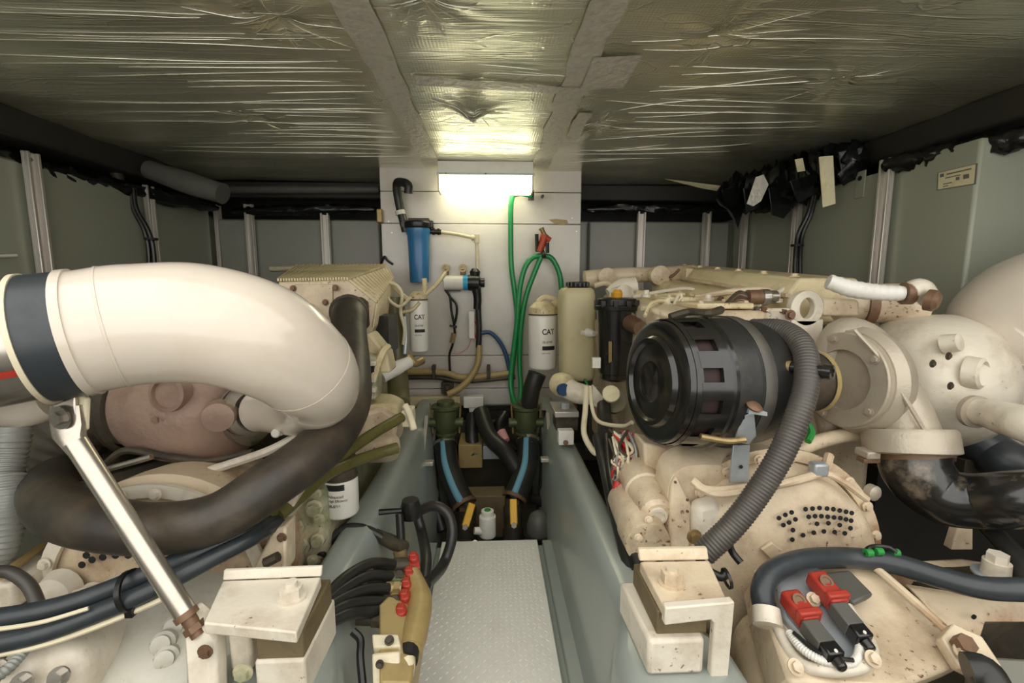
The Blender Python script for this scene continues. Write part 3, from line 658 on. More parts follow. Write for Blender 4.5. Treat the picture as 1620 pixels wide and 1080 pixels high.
# expansion bottle
t = thing('coolant_bottle', 'tall yellowed plastic coolant bottle with a black cap', 'coolant bottle')
CY = 2.35; q0, q1 = P(912, 598, CY), P(912, 455, CY); w = 28 * CY / 720; b = MB(); rings = []
for f, sx in ((0, .86), (.02, .94), (.06, .99), (.5, 1), (.92, 1.0), (.97, .95), (1, .8)):
    c = q0.lerp(q1, f); ring = []
    for j in range(28):
        a = 2 * math.pi * j / 28; ca, sa = math.cos(a), math.sin(a)
        ring.append(c + V((math.copysign(abs(ca) ** .55, ca) * w * sx, math.copysign(abs(sa) ** .55, sa) * .085 * sx, 0)))
    rings.append(ring)
b.loft(rings); b.build('body', 'bottle', t)
b = MB(); b.lathe([(0, .05), (.01, .058), (.03, .058), (.034, .05)], P(914, 456, CY), (0, 0, 1), 24)
for i in range(16):
    a = i * math.pi / 8; b.box(P(914, 456, CY) + V((math.cos(a) * .058, math.sin(a) * .058, .02)), (.008, .008, .02))
b.build('cap', 'plastic', t)
b = MB(); b.lathe([(0, .024), (.03, .02), (.05, .012)], P(930, 526, CY - .08), (.5, -1, 0), 12); b.tube(PP([(920, 526, CY - .09), (946, 528, CY - .06)]), .012, 8); b.build('level_fitting', 'white', t)
# black oil separator canister
t = thing('oil_separator', 'black cylindrical oil separator with amber cap behind the air filter', 'oil separator')
OY = 2.0; o = P(972, 600, OY); h = P(972, 490, OY).z - o.z
b = MB(); b.lathe([(0, .055), (.01, .066), (.03, .066), (.034, .075), (h * .8, .082), (h, .088)], o, (0, 0, 1), 26); b.build('body', 'gloss', t)
b = MB(); b.lathe([(h, .098), (h + .02, .1), (h + .022, .085), (h + .05, .085), (h + .055, .06)], o, (0, 0, 1), 26)
for i in range(10):
    a = i * math.pi / 5; b.box(o + V((math.cos(a) * .09, math.sin(a) * .09, h + .028)), (.02, .02, .03))
b.build('lid', 'plastic', t, bevel=.002)
b = MB(); b.lathe([(h + .05, .022), (h + .075, .026), (h + .09, .016)], o, (0, 0, 1), 12); b.build('amber_cap', 'amber', t)
b = MB(); b.tube(PP([(985, 505, OY), (1000, 512, OY - .1), (1014, 520, OY - .2)]), [.035, .035, .03], 14); b.build('outlet_pipe', 'copper', t)
b = MB(); b.ring(P(992, 508, OY - .05), P(1014, 520, OY - .2) - P(985, 505, OY), .043, .03, .02, 18); b.build('clamp', 'steel', t)
b = MB(); b.poly([P(x, y, OY - .086) for x, y in ((963, 540), (968, 540), (968, 572), (963, 574))], (0, .004, 0)); b.build('sight_strip', 'brass', t)
b = MB(); b.pbox(938, 566, 950, 582, OY - .08, .02); b.build('tag_plate', 'white', t)

# ================================================================ CENTRE BILGE
for i, sgn in enumerate((-1, 1)):
    side = 'left' if sgn < 0 else 'right'
    VY = 2.55
    c = (706, 832)[i]
    t = thing('sea_strainer', f'greenish bronze sea water strainer at the {side} hose below the bulkhead', 'sea strainer', 'bronze strainers below the bulkhead')
    o = P(c, 690, VY)
    b = MB(); b.lathe([(0, .05), (.02, .062), (.03, .05), (.07, .07), (.16, .07), (.17, .082), (.185, .082), (.19, .05), (.21, .05)], o, (0, 0, 1), 22); b.build('body', 'bronze', t)
    b = MB(); b.tube([o + V((-.1, -.02, .09)), o + V((.1, -.02, .09))], [.026, .026], 12); b.build('side_port', 'bronze', t)
    for e in (-1, 1):
        b = MB(); b.tube([o + V((e * .075, 0, .02)), o + V((e * .085, -.01, .2))], .006, 6); b.build('tie_rod', 'brass', t)
    # big hose with blue stripe
    pts = ([(704, 700, VY), (708, 735, 2.45), (720, 770, 2.36), (733, 795, 2.30)], [(836, 694, VY), (834, 730, 2.45), (825, 760, 2.38), (815, 785, 2.32)])[i]
    t = thing('water_hose', f'thick black sea water hose with a blue stripe, {side} of the bilge', 'hose', 'striped sea water hoses')
    b = MB(); b.tube(PP(pts), .062, 18); b.build('hose_run', 'rubber', t)
    b = MB(); b.tube([P(x + 3 * sgn * (1 if i == 0 else -1), y, Y - .046) for x, y, Y in pts], .021, 10); b.build('stripe', 'stripe', t)
    for k_ in (0, 3):
        b = MB(); b.ring(P(*pts[k_]) + V((0, -.003, .0)), V(P(*pts[min(k_ + 1, 3)])) - V(P(*pts[max(k_ - 1, 0)])), .068, .056, .02, 22); b.box(P(*pts[k_]) + V((.0, -.07, 0)), (.03, .014, .02)); b.build('hose_clamp', 'copper' if k_ else 'steel', t)
    # ball valve
    vp = ((738, 838), (812, 838))[i]
    t = thing('ball_valve', f'sea cock valve with yellow handle on the {side} of the bilge', 'valve', 'yellow handled valves')
    o = P(vp[0], vp[1], 2.25)
    b = MB(); b.lathe([(-.1, .055), (-.02, .055), (0, .045), (.05, .05), (.10, .05), (.11, .042), (.15, .042)], o + V((0, .04, 0)), (0, 0.2, 1), 20); b.build('valve_body', 'soot', t)
    h0, h1 = (((747, 796, 2.12), (736, 833, 2.05)), ((812, 789, 2.12), (813, 830, 2.05)))[i]
    a, e = P(*h0), P(*h1); dv = (e - a); ax = rotm((1, 0, 0), dv)
    b = MB(); b.box((a + e) / 2, (.036, .016, dv.length), rotm(dv.cross(V((0, 1, 0))), dv)); b.build('handle', 'yellow', t, bevel=.005)
    b = MB(); b.tube([e, o + V((0, 0, .02))], .01, 8); b.hexa(e, (0, -1, .3), .014, .014); b.build('stem', 'steel', t)
    # small bolts on strainer base
    for e in (-1, 1):
        b = MB(); b.hexa(o + V((e * .045, -.05, -.06)), (0, -.4, 1), .014, .03); b.build('flange_bolt', 'steel', t)
hose('engine_hose', 'black rubber hose rising from the right strainer to the engine', 'hose', 'rubber', [.045, .05, .052], [(836, 660, 2.55), (840, 620, 2.5), (850, 590, 2.5)], 16)
# bilge beams, tan boards
b = MB(); b.pbox(725, 704, 763, 740, 2.62, .3); tag(b.build('tan_block', 'beige', bevel=.004), 'tan painted block in the bilge between the striped hoses', 'block')
b = MB(); b.pbox(735, 785, 800, 850, 2.32, .12); tag(b.build('hull_timber', 'wood', bevel=.006), 'brown hull frame across the bilge behind the white bottle', 'timber')
b = MB(); b.pbox(764, 706, 792, 726, 2.6, .2); tag(b.build('steel_tray', 'zinc', bevel=.003), 'small metal tray in the bilge beside the tan block', 'tray')
b = MB(); b.pbox(690, 668, 850, 850, 2.85, .05); tag(b.build('bilge_bulkhead', 'bilge'), 'dark stained bulkhead closing the bilge below the white boards', 'bulkhead')
for lab, m_, r, pts in (('thick dark rubber hose crossing the bilge towards the right', 'rubber', .05, [(760, 650, 2.75), (775, 690, 2.6), (800, 715, 2.5), (820, 745, 2.42)]),
                        ('black hose beside the white box below the bulkhead', 'rubber', .04, [(748, 655, 2.78), (746, 690, 2.7), (752, 720, 2.65)]),
                        ('black hose bending between the strainers near the bulkhead foot', 'plastic', .035, [(800, 655, 2.75), (790, 675, 2.68), (798, 700, 2.62), (812, 715, 2.6)]),
                        ('black drain hose dropping outside the left striped hose', 'rubber', .03, [(690, 670, 2.62), (684, 720, 2.55), (688, 790, 2.4), (700, 840, 2.3)]),
                        ('black drain hose dropping outside the right striped hose', 'rubber', .03, [(856, 650, 2.6), (862, 720, 2.5), (858, 790, 2.4), (850, 850, 2.3)]),
                        ('dark hose lying low at the right end of the floor plate', 'rubber', .028, [(845, 790, 2.4), (868, 800, 2.3), (858, 825, 2.2), (838, 840, 2.15)])):
    hose('bilge_hose', lab, 'hose', m_, r, pts, 12)
b = MB(); b.tube(PP([(793, 683, 2.6), (801, 697, 2.55)]), [.03, .022], 10); tag(b.build('pump_nozzle', 'pinkwire'), 'pale pinkish pump nozzle among the black hoses', 'nozzle')
for i, (x, y0, y1) in enumerate(((672, 660, 738), (869, 655, 732))):
    t = thing('hinge_bracket', ('left' if i == 0 else 'right') + ' upright aluminium angle on the engine bed beside the strainer', 'bracket', 'aluminium angles on the beds')
    a, e = P(x, y0, 2.45), P(x, y1, 2.25); b = MB(); b.box((a + e) / 2, (.018, .04, (a - e).length), rotm((1, 0, 0), a - e)); b.build('leg', 'alu', t)
    b = MB(); b.box(e + V((.02 if i == 0 else -.02, 0, .02)), (.05, .04, .02)); b.build('foot', 'alu', t, bevel=.003)
# white small bottle
t = thing('white_bottle', 'small white bottle with green cap at the end of the floor plate', 'bottle')
o = PZ(771, 853, .0); o = V((o.x, 2.05, -.05)); b = MB(); b.lathe([(0, .036), (.004, .04), (.1, .04), (.108, .032)], o, (0, 0, 1), 22); b.build('body', 'white', t)
b = MB(); b.lathe([(.108, .03), (.128, .03), (.13, .024)], o, (0, 0, 1), 18); b.build('cap', 'green_wire' if 0 else 'white', t)
b = MB(); b.lathe([(.13, .016), (.134, .014)], o, (0, 0, 1), 16); b.build('cap_disc', 'green_wire', t)
b = MB(); b.lathe([(0, .02), (.035, .016)], o + V((-.03, -.01, .03)), (-1, -.2, .2), 12); b.build('side_spout', 'white', t)
b = MB(); b.tube(PP([(862, 790, 2.3), (880, 800, 2.25), (884, 830, 2.2), (860, 846, 2.15), (840, 838, 2.15)]), .012, 8); tag(b.build('bilge_cable', 'plastic'), 'thin black cable curling beside the right valve', 'cable')
t = thing('bilge_pump', 'grey domed bilge pump beside the right yellow valve', 'bilge pump')
o = P(852, 845, 2.12); b = MB(); b.lathe([(0, .06), (.05, .06), (.10, .045), (.12, .02)], o, (0, 0, 1), 20); b.build('body', 'greybag', t)
b = MB(); b.lathe([(0, .075), (.012, .075)], o, (0, 0, 1), 20); b.build('base', 'rubber', t)

# ---------------------------------------------------------------- fuel manifold on the left bed
t = thing('fuel_manifold', 'cream fuel manifold with a row of red tap handles beside the floor plate', 'manifold')
mt, mb_ = P(655, 905, 1.221), P(612, 1075, 0.877)
b = MB(); b.poly([P(668, 915, 1.221), P(672, 950, 1.118), P(650, 1080, 0.843), P(600, 1080, 0.843), P(600, 955, 1.049), P(640, 915, 1.221)], (0, .02, -.10)); b.build('backing_plate', 'beige', t, bevel=.006)
b = MB(); b.poly([P(588, 1002, 0.946), P(630, 1002, 0.946), P(634, 1022, 0.920), P(590, 1024, 0.920)], (0, .02, -.06)); b.build('top_bracket', 'pvc', t, bevel=.004)
b = MB(); b.poly([P(588, 1034, 0.903), P(632, 1030, 0.903), P(634, 1110, 0.843), P(590, 1110, 0.843)], (0, .04, -.03)); b.build('face_bracket', 'pvc', t, bevel=.004)
bolts(t, [P(616, 1013, 0.924)], (0, -.6, 1), .007, .008, 'soot')
bolts(t, [P(601, 1050, 0.877)], (0, -1, .3), .006, .008, 'soot')
b = MB(); b.tube(PP([(650, 912, 1.204), (664, 950, 1.118), (656, 1000, 1.006), (648, 1030, 0.946)]), [.03, .032, .032, .028], 14); b.build('manifold_pipe', 'beige', t)
b = MB(); b.tube(PP([(648, 1020, 0.963), (644, 1046, 0.920)]), .024, 12); b.build('end_plug', 'ink', t)
b = MB(); b.tube(PP([(645, 1045, 0.912), (646, 1058, 0.894), (638, 1085, 0.860)]), [.016, .014, .018], 10); b.build('elbow', 'pvc', t)
hp = [(655, 890, 1.238), (648, 914, 1.187), (644, 932, 1.144), (641, 952, 1.101), (635, 976, 1.049)]
for i, q in enumerate(hp):
    c = P(*q); b = MB(); b.box(c, (.030, .05, .020), rotm((1, .3, 0), (.3, -.4, 1))); b.lathe([(-.02, .013), (.022, .013)], c, (0, -.2, 1), 10); b.box(c + V((.006, -.016, -.016)), (.026, .028, .020)); b.box(c + V((-.004, .01, .016)), (.020, .022, .018)); b.build('tap_handle', 'red', t, bevel=.004)
    a = P(q[0] - 16, q[1] + 4, q[2]); b = MB(); b.lathe([(-.02, .018), (.0, .022), (.03, .018)], a, (-1, 0, .1), 12); b.hexa(a + V((-.025, 0, 0)), (-1, 0, .1), .018, .022); b.lathe([(0, .013), (.04, .013)], a + V((-.045, 0, 0)), (-1, 0, .1), 10); b.build('valve_body', 'bronze' if i % 2 else 'soot', t)
for i, pts in enumerate(([(628, 893, 1.24), (590, 890, 1.17), (550, 910, 1.08), (518, 940, 1.01), (496, 962, .97)], [(622, 912, 1.19), (585, 910, 1.13), (545, 930, 1.05), (515, 954, .99), (496, 972, .95)], [(618, 930, 1.14), (580, 932, 1.09), (545, 945, 1.03), (518, 962, .98), (500, 978, .95)], [(614, 952, 1.10), (580, 952, 1.06), (550, 957, 1.01), (524, 970, .97), (504, 984, .94)], [(608, 966, 1.07), (575, 968, 1.03), (552, 971, .99), (530, 980, .96), (512, 990, .93)])):
    hose('fuel_hose', ('topmost', 'second from the top', 'middle', 'fourth from the top', 'lowest')[i] + ' of the black fuel hoses fanning left from the red taps', 'hose', 'rubber', .0135, pts, 10, group='black fuel hoses at the manifold')
for q in ((628, 893, 1.24), (622, 912, 1.19), (618, 930, 1.14), (614, 952, 1.10), (608, 966, 1.07)):
    b = MB(); b.lathe([(-.03, .016), (.012, .016)], P(*q), (-1, 0, .05), 12); b.hexa(P(q[0] + 6, q[1], q[2]), (1, 0, 0), .019, .016); b.build('hose_ferrule', 'brass' if q[0] in (618, 608) else 'soot', t)
hose('fuel_hose', 'black fuel hose looping over the floor plate edge beside the taps', 'hose', 'rubber', .018, [(672, 925, 1.22), (700, 895, 1.42), (715, 850, 1.48), (710, 815, 1.52), (690, 800, 1.54), (668, 806, 1.55), (655, 818, 1.56)], 12)
hose('fuel_hose', 'black fuel hose standing upright inside the hose loop', 'hose', 'rubber', .018, [(671, 925, 1.24), (674, 880, 1.36), (668, 845, 1.5), (660, 815, 1.54)], 12)
hose('fuel_hose', 'black fuel hose lying across the left engine bed below the oil filter', 'hose', 'rubber', .014, [(628, 866, 1.36), (600, 848, 1.36), (575, 836, 1.36), (545, 836, 1.36), (520, 858, 1.34), (508, 880, 1.30)], 10)
t = thing('shutoff_valve', 'black tee shaped shutoff valve standing beside the floor plate', 'valve')
b = MB(); b.tube(PP([(636, 880, 1.33), (634, 845, 1.35), (632, 812, 1.37)]), .013, 10); b.lathe([(0, .03), (.03, .034), (.06, .026)], P(650, 818, 1.40), (0, 0, 1), 14); b.build('body', 'plastic', t)
b = MB(); b.tube(PP([(600, 810, 1.37), (636, 807, 1.37)]), [.010, .008], 8); b.build('lever', 'plastic', t)
b = MB(); b.tube(PP([(640, 866, 1.32), (622, 858, 1.35), (592, 844, 1.38)]), [.02, .022, .018], 10); b.build('connector', 'soot', t)
b = MB(); b.tube(PP([(636, 892, 1.31), (632, 870, 1.32)]), .02, 10); b.build('collar', 'brass', t)
hose('drain_cable', 'black cable with clip running down the bed left of the manifold', 'cable', 'plastic', .009, [(558, 998, .96), (570, 1012, .95), (570, 1040, .92), (574, 1085, .88)], 8)
# ================================================================ LEFT ENGINE
def superring(c, ux, uy, a, b_, n=28, e=.6):
    out = []
    for j in range(n):
        t = 2 * math.pi * j / n; ca, sa = math.cos(t), math.sin(t)
        out.append(V(c) + V(ux) * math.copysign(abs(ca) ** e, ca) * a + V(uy) * math.copysign(abs(sa) ** e, sa) * b_)
    return out
XX, YY, ZZ = V((1, 0, 0)), V((0, 1, 0)), V((0, 0, 1))
t = thing('marine_diesel_engine', 'left cream marine diesel engine behind the white exhaust elbow', 'engine')
b = MB(); b.box((-1.06, 2.24, .55), (.90, 1.06, .70)); b.build('engine_block', 'cream_green', t, bevel=.03)
b = MB(); b.box((-.66, 2.1, .30), (.22, 1.2, .34)); b.build('oil_pan', 'cream_green', t, bevel=.04)
for k_ in range(2):
    b = MB(); b.box((-1.30 + .42 * k_, 2.24, .98), (.30, 1.0, .18)); b.build('cylinder_head', 'cream', t, bevel=.03)
# casting lumps seen between the elbow and the bed
b = MB(); b.loft([superring(P(596, 640, 1.95), XX, ZZ, .10, .05), superring(P(606, 645, 1.85), XX, ZZ, .09, .05), superring(P(606, 652, 1.75), XX, ZZ, .06, .035)]); b.build('side_casting', 'cream_yellow', t)
b = MB(); b.loft([superring(P(590, 712, 1.7), XX, ZZ, .10, .05), superring(P(598, 706, 1.6), XX, ZZ, .08, .05), superring(P(590, 712, 1.52), XX, ZZ, .06, .03)]); b.build('filter_base', 'cream', t)
b = MB(); b.poly([P(565, 655, 1.72), P(605, 645, 1.72), P(630, 664, 1.72), P(622, 715, 1.72), P(560, 722, 1.72)], (0, .2, 0)); b.build('side_cover', 'cream', t, bevel=.015)
b = MB(); b.pbox(440, 775, 520, 900, 1.3, .35); b.build('lower_casting', 'cream_green', t, bevel=.02)
for q in ((450, 800, .06), (470, 830, .05), (500, 800, .05), (478, 860, .055), (455, 850, .04), (505, 850, .04)):
    b = MB(); b.lathe([(0, q[2] * .55), (.02, q[2] * .52), (.022, q[2] * .36), (.04, q[2] * .34)], P(q[0], q[1], 1.3), (.1, -1, .1), 8); b.build('boss', 'cream_green', t)
bolts(t, [P(x, y, 1.27) for x, y in ((450, 790), (500, 780), (505, 820), (460, 880), (495, 885))], (0, -1, 0), .011, .014, 'cream_green')
# ribbed aftercooler
t = thing('aftercooler', 'cream ribbed aftercooler box on top of the left engine', 'aftercooler')
yf, yb = 1.95, 2.55
A = P(440, 444, yf); Bq = P(548, 444, yf); C = P(614, 421, yb); D = P(470, 421, yb)
lo = .30
b = MB(); fr = [P(440, 446, yf), P(552, 443, yf), P(596, 478, yf), P(590, 520, yf), P(560, 600, yf), P(440, 600, yf)]
bk = [P(470, 423, yb), P(612, 422, yb), P(622, 440, yb), P(616, 500, yb), P(590, 560, yb), P(470, 560, yb)]
b.loft([fr, bk]); b.build('core_box', 'cream', t, bevel=.008)
n = 26
for i in range(n):                                           # ribs on the sloping top
    f = i / (n - 1); a = P(440, 444, yf).lerp(P(549, 442, yf), f); c = P(470, 421, yb).lerp(P(611, 420, yb), f)
    b = MB(); d = c - a; b.box((a + c) / 2 + V((0, 0, .004)), (.0075, d.length, .012), rotm(V((1, 0, 0)), ZZ) @ Matrix.Rotation(math.atan2(d.z, d.y), 3, 'X') if 0 else rotm(d.cross(ZZ).normalized(), d.cross(d.cross(ZZ)) * -1)); b.build('rib', 'cream_yellow', t)
for i in range(14):                                          # ribs on the sloped end
    f = i / 13; a = P(553, 443, yf).lerp(P(613, 422, yb), f); c = P(596, 478, yf).lerp(P(622, 440, yb), f)
    b = MB(); b.tube([a + (a - c) * .0, c], .006, 6); b.build('rib', 'cream_yellow', t)
for i in range(12):
    f = i / 11; a = P(596, 480, yf).lerp(P(622, 442, yb), f); c = P(590, 518, yf).lerp(P(616, 495, yb), f)
    b = MB(); b.tube([a, c], .006, 6); b.build('rib', 'cream_yellow', t)
b = MB(); b.poly([P(x, y, yf - .012) for x, y in ((466, 449), (526, 449), (526, 560), (466, 560))], (0, .02, 0)); b.build('front_plate', 'cream', t, bevel=.004)
bolts(t, [P(x, y, yf - .014) for x, y in ((464, 456), (531, 455), (515, 478))], (0, -1, 0), .009, .01, 'copper')
b = MB(); b.poly([P(x, y, yf - .03) for x, y in ((526, 478), (532, 470), (570, 470), (580, 478), (582, 516), (576, 522), (528, 520), (523, 512))], (0, .04, 0)); b.build('outlet_flange', 'soot', t, bevel=.006)
# big black coolant pipe
b = MB(); b.tube(PP([(553, 492, 1.92), (552, 500, 1.80), (553, 530, 1.70), (556, 580, 1.55), (552, 640, 1.35), (512, 702, 1.16), (430, 764, 1.02), (340, 820, .95), (235, 836, .93), (135, 822, .96), (88, 800, 1.03), (76, 770, 1.14), (90, 752, 1.28)]), [.068, .066, .062, .062, .062, .061, .057, .053, .053, .057, .058, .056, .052], 24, 8)
t = thing('coolant_pipe', 'big black coolant pipe sweeping from the left engine top across the bell housing', 'pipe')
b.build('pipe_run', 'rubber_brown', t)
b = MB(); b.ring(P(553, 494, 1.86), (0, -1, -.1), .074, .05, .025, 26); b.build('collar', 'soot', t)
# white exhaust elbow
EL = [(80, 534, .86), (140, 525, .885), (215, 514, .92), (318, 512, .95), (412, 535, .99), (478, 578, 1.06), (503, 615, 1.15), (470, 642, 1.24), (410, 650, 1.32)]
ER = [.112, .115, .118, .121, .121, .112, .098, .078, .060]
t = thing('exhaust_elbow', 'large glossy white exhaust elbow with black clamp band over the left engine', 'exhaust pipe')
b = MB(); b.tube(PP(EL), ER, 48, 12); b.build('elbow_shell', 'elbow', t, angle=80)
q = catmull(PP(EL), 12)
for f, rr in ((.205, .1170), (.64, .1110), (.755, .0970)):
    i = int(f * (len(q) - 1)); ax = q[i + 1] - q[i - 1]
    b = MB(); b.lathe([(-.004, rr - .002), (-.002, rr + .0012), (.002, rr + .0012), (.004, rr - .002)], q[i], ax, 48, caps=False); b.build('seam', 'elbow', t)
i = int(.02 * (len(q) - 1)); ax = (q[i + 1] - q[i]).normalized(); o = q[0]
b = MB(); b.ring(o + ax * .036, ax, .119, .105, .014, 48); b.build('rim', 'elbow', t)
b = MB(); b.ring(o - ax * .015, ax, .116, .10, .052, 48); b.build('clamp_band', 'rubber_blue', t)
b = MB(); b.ring(o - ax * .022, ax, .119, .10, .008, 48); b.build('band_edge', 'pvc', t)
b = MB(); b.lathe([(-.30, .107), (-.2, .107), (-.02, .107)], o, ax, 40); b.build('steel_sleeve', 'steel', t)
b = MB(); b.lathe([(-.30, .1078), (-.02, .1078)], o, ax, 10, ref=V((-.2, -1, -.45)), a0=-.06, a1=.06); b.build('red_stripe', 'red', t)
# flange towards the turbo
o = P(398, 648, 1.31); ax = P(380, 648, 1.34) - P(420, 646, 1.28)
b = MB(); b.ring(o, ax, .075, .05, .016, 30); b.ring(o + ax.normalized() * .022, ax, .078, .05, .012, 30); b.build('turbo_flange', 'steel', t)
b = MB(); b.pbox(430, 672, 446, 690, 1.2, .03); b.lathe([(0, .012), (.012, .012)], P(438, 684, 1.2), (0, -1, 0), 12); b.build('lug', 'white', t, bevel=.004)
# second white pipe at the left edge
b = MB(); b.tube(PP([(-110, 540, 1.02), (-60, 590, .97), (-10, 622, .94), (35, 632, .93), (84, 622, .94)]), [.08, .07, .06, .055, .05], 32, 8); tag(b.build('exhaust_pipe', 'elbow', angle=80), 'white exhaust pipe end at the left edge below the steel sleeve', 'exhaust pipe')
b = MB(); b.tube(PP([(-90, 490, 1.5), (-50, 500, 1.4), (0, 520, 1.36)]), [.13, .13, .10], 32, 8); tag(b.build('exhaust_pipe', 'cream_pale', angle=80), 'cream exhaust pipe at the far left edge behind the steel sleeve', 'exhaust pipe')
# turbo
t = thing('turbocharger', 'rust tinted turbocharger under the white exhaust elbow', 'turbocharger')
o = P(315, 640, 1.42); ax = V((1, -.22, -.05)).normalized()
b = MB(); b.lathe([(-.175, .10), (-.172, .142), (-.15, .158), (-.06, .178), (.04, .180), (.11, .165), (.155, .13), (.17, .085), (.20, .08)], o, ax, 40); b.build('turbine_housing', 'pink', t, angle=60)
f = lambda x, y, Y=1.245: P(x, y, Y)
b = MB(); b.lathe([(-.02, .052), (.012, .050), (.014, .040), (.004, .038), (.004, 0)], f(268, 622), (-.1, -1, .1), 26); b.build('port_boss', 'pink', t)
b = MB(); b.lathe([(-.03, .034), (.0, .032), (.006, .022)], f(250, 662), (-.2, -1, -.1), 20); b.hexa(f(250, 662) + V((-.001, -.006, 0)), (-.2, -1, -.1), .012, .006); b.build('plug_boss', 'pink', t)
b = MB(); b.lathe([(-.03, .045), (.004, .040), (.008, .02)], f(345, 660), (.3, -1, 0), 20); b.build('oval_boss', 'pink', t)
b = MB(); b.lathe([(-.03, .03), (.006, .026)], P(285, 727, 1.34), (0, -.6, -1), 16); b.build('drain_boss', 'pink', t)
b = MB(); b.lathe([(-.24, .135), (-.225, .145), (-.20, .145), (-.195, .12)], o, ax, 36); b.lathe([(-.42, .06), (-.34, .10), (-.24, .135)], o, ax, 36); b.build('compressor_housing', 'castal', t)
b = MB(); b.lathe([(-.205, .165), (-.195, .172), (-.175, .172), (-.165, .162)], o, ax, 36, caps=False); b.build('v_band', 'soot', t)
b = MB(); b.lathe([(.165, .10), (.18, .105), (.20, .105), (.215, .085)], o, ax, 30); b.build('outlet_band', 'steel', t)
hose('intake_duct', 'dark ribbed air duct behind the strut under the exhaust elbow', 'duct', 'soot', [.10, .105, .10, .09], [(195, 640, 1.45), (150, 655, 1.42), (112, 690, 1.4), (100, 730, 1.4)], 22, corr=(.03, .003))
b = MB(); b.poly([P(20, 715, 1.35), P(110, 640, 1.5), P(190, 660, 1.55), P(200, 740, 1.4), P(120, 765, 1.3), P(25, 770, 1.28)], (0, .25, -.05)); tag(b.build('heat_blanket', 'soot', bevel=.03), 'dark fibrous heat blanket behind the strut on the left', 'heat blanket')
b = MB(); b.poly([P(100, 590, 1.64), P(500, 570, 1.64), P(520, 690, 1.64), P(480, 760, 1.56), P(110, 770, 1.56)], (0, .05, .02)); tag(b.build('dark_backdrop', 'soot', bevel=.02), 'dark backdrop panel behind the rust tinted turbocharger', 'heat shield')  # dark panel set as a backdrop behind the turbocharger
# oil/turbo lines under the turbo
for i, (lab, pts, r, mm) in enumerate((('thin dark oil line under the rust tinted turbocharger', [(165, 735, 1.25), (200, 712, 1.25), (260, 722, 1.25), (330, 728, 1.25), (400, 715, 1.25)], .010, 'soot'), ('thin steel line crossing below the rust tinted turbocharger', [(170, 742, 1.2), (220, 728, 1.2), (240, 722, 1.2)], .008, 'steel'), ('thin pale pipe rising to the end of the exhaust elbow', [(330, 745, 1.2), (420, 715, 1.22), (470, 690, 1.25)], .012, 'cream_pale'))):
    hose('oil_line', lab, 'pipe', mm, r, pts, 8)
# bell housing
t = thing('bell_housing', 'round cream flywheel housing with vent holes on the left engine', 'bell housing')
o = P(252, 935, 1.08); ax = V((0, -1, .05)).normalized()
b = MB(); b.lathe([(-.30, .26), (-.1, .285), (-.03, .288), (-.02, .262), (-.008, .262), (0, .25), (.01, .1), (.012, 0)], o, ax, 56); b.build('cover', 'rusty', t)
b = MB(); b.ring(o + ax * .004, ax, .278, .246, .012, 56); b.build('rim', 'cream_pale', t)
bolts(t, [o + ax * .016 + V((math.cos(math.radians(a)) * .262, 0, math.sin(math.radians(a)) * .262)) for a in (50, 66, 84, 102, 120, 140, 160, 180, 200)], ax, .010, .010, 'cream_pale')
vh = [(130, 893), (137, 878), (146, 885), (163, 881), (183, 878), (203, 878), (221, 886), (152, 866), (176, 862)]
vo = None
for x, y in vh:
    c = P(x, y, 1.062)
    if vo is None: b = MB(); b.lathe([(0, .0085), (.0015, .0085)], c, ax, 12); vo = b.build('vent_hole', 'ink', t); off = WPOS[vo.name] - c
    else: inst(vo, c + off, t)
for q in ((100, 930, .05), (150, 945, .04), (90, 960, .045)):
    b = MB(); b.lathe([(0, q[2]), (.03, q[2] * .8), (.04, q[2] * .4)], P(q[0], q[1], 1.06), ax, 16); b.build('boss', 'cream_pale', t)
b = MB(); b.poly([P(108, 935, 1.03), P(150, 925, 1.03), P(190, 905, 1.03), P(215, 918, 1.0), P(150, 950, 1.0), P(112, 960, 1.0)], (0, .05, -.02)); b.build('cover_plate', 'cream_pale', t, bevel=.008)
b = MB(); b.poly([P(415, 800, 1.12), P(455, 772, 1.12), P(474, 780, 1.12), P(452, 830, 1.12), P(430, 830, 1.12)], (0, .1, 0)); b.build('mount_ear', 'cream_pale', t, bevel=.006)
# gearbox
t = thing('gearbox', 'cream gearbox casing low on the left below the black hose pair', 'gearbox')
b = MB(); b.loft([superring(P(320, 1000, 1.12), XX, ZZ, .22, .20, e=.75), superring(P(315, 1040, 1.02), XX, ZZ, .19, .19, e=.75), superring(P(290, 1110, .95), XX, ZZ, .185, .20, e=.7), superring(P(250, 1190, .86), XX, ZZ, .19, .19, e=.7), superring(P(230, 1240, .80), XX, ZZ, .15, .14, e=.7)]); b.build('casing', 'cream_grey', t, angle=70)
for x, y, Y in ((257, 1018, .90), (263, 1042, .88), (277, 990, .94)):
    o = P(x, y, Y); b = MB(); b.lathe([(-.05, .024), (.0, .024), (.004, .018), (.012, .018), (.014, .01)], o, (.25, -1, .5), 18); b.build('plug', 'cream_grey', t)
b = MB(); b.poly([P(432, 838, 1.06), P(452, 832, 1.06), P(452, 905, 1.02), P(420, 960, 1.0), P(400, 900, 1.04)], (0, .06, 0)); b.build('flange', 'cream', t, bevel=.006)
bolts(t, [P(x, y, 1.05) for x, y in ((446, 850), (446, 885), (428, 925))], (0, -1, 0), .008, .008, 'copper')
b = MB(); b.tube(PP([(420, 890, 1.0), (440, 880, 1.0)]), .012, 8); b.build('breather', 'soot', t)
t = thing('output_coupling', 'pale cylindrical gearbox cover in the lower left corner', 'gearbox cover')
o = P(70, 1080, .82); b = MB(); b.lathe([(-.2, .085), (0, .085), (.02, .07), (.03, .03)], o, (.2, -1, .35), 30); b.build('cover', 'cream_pale', t)
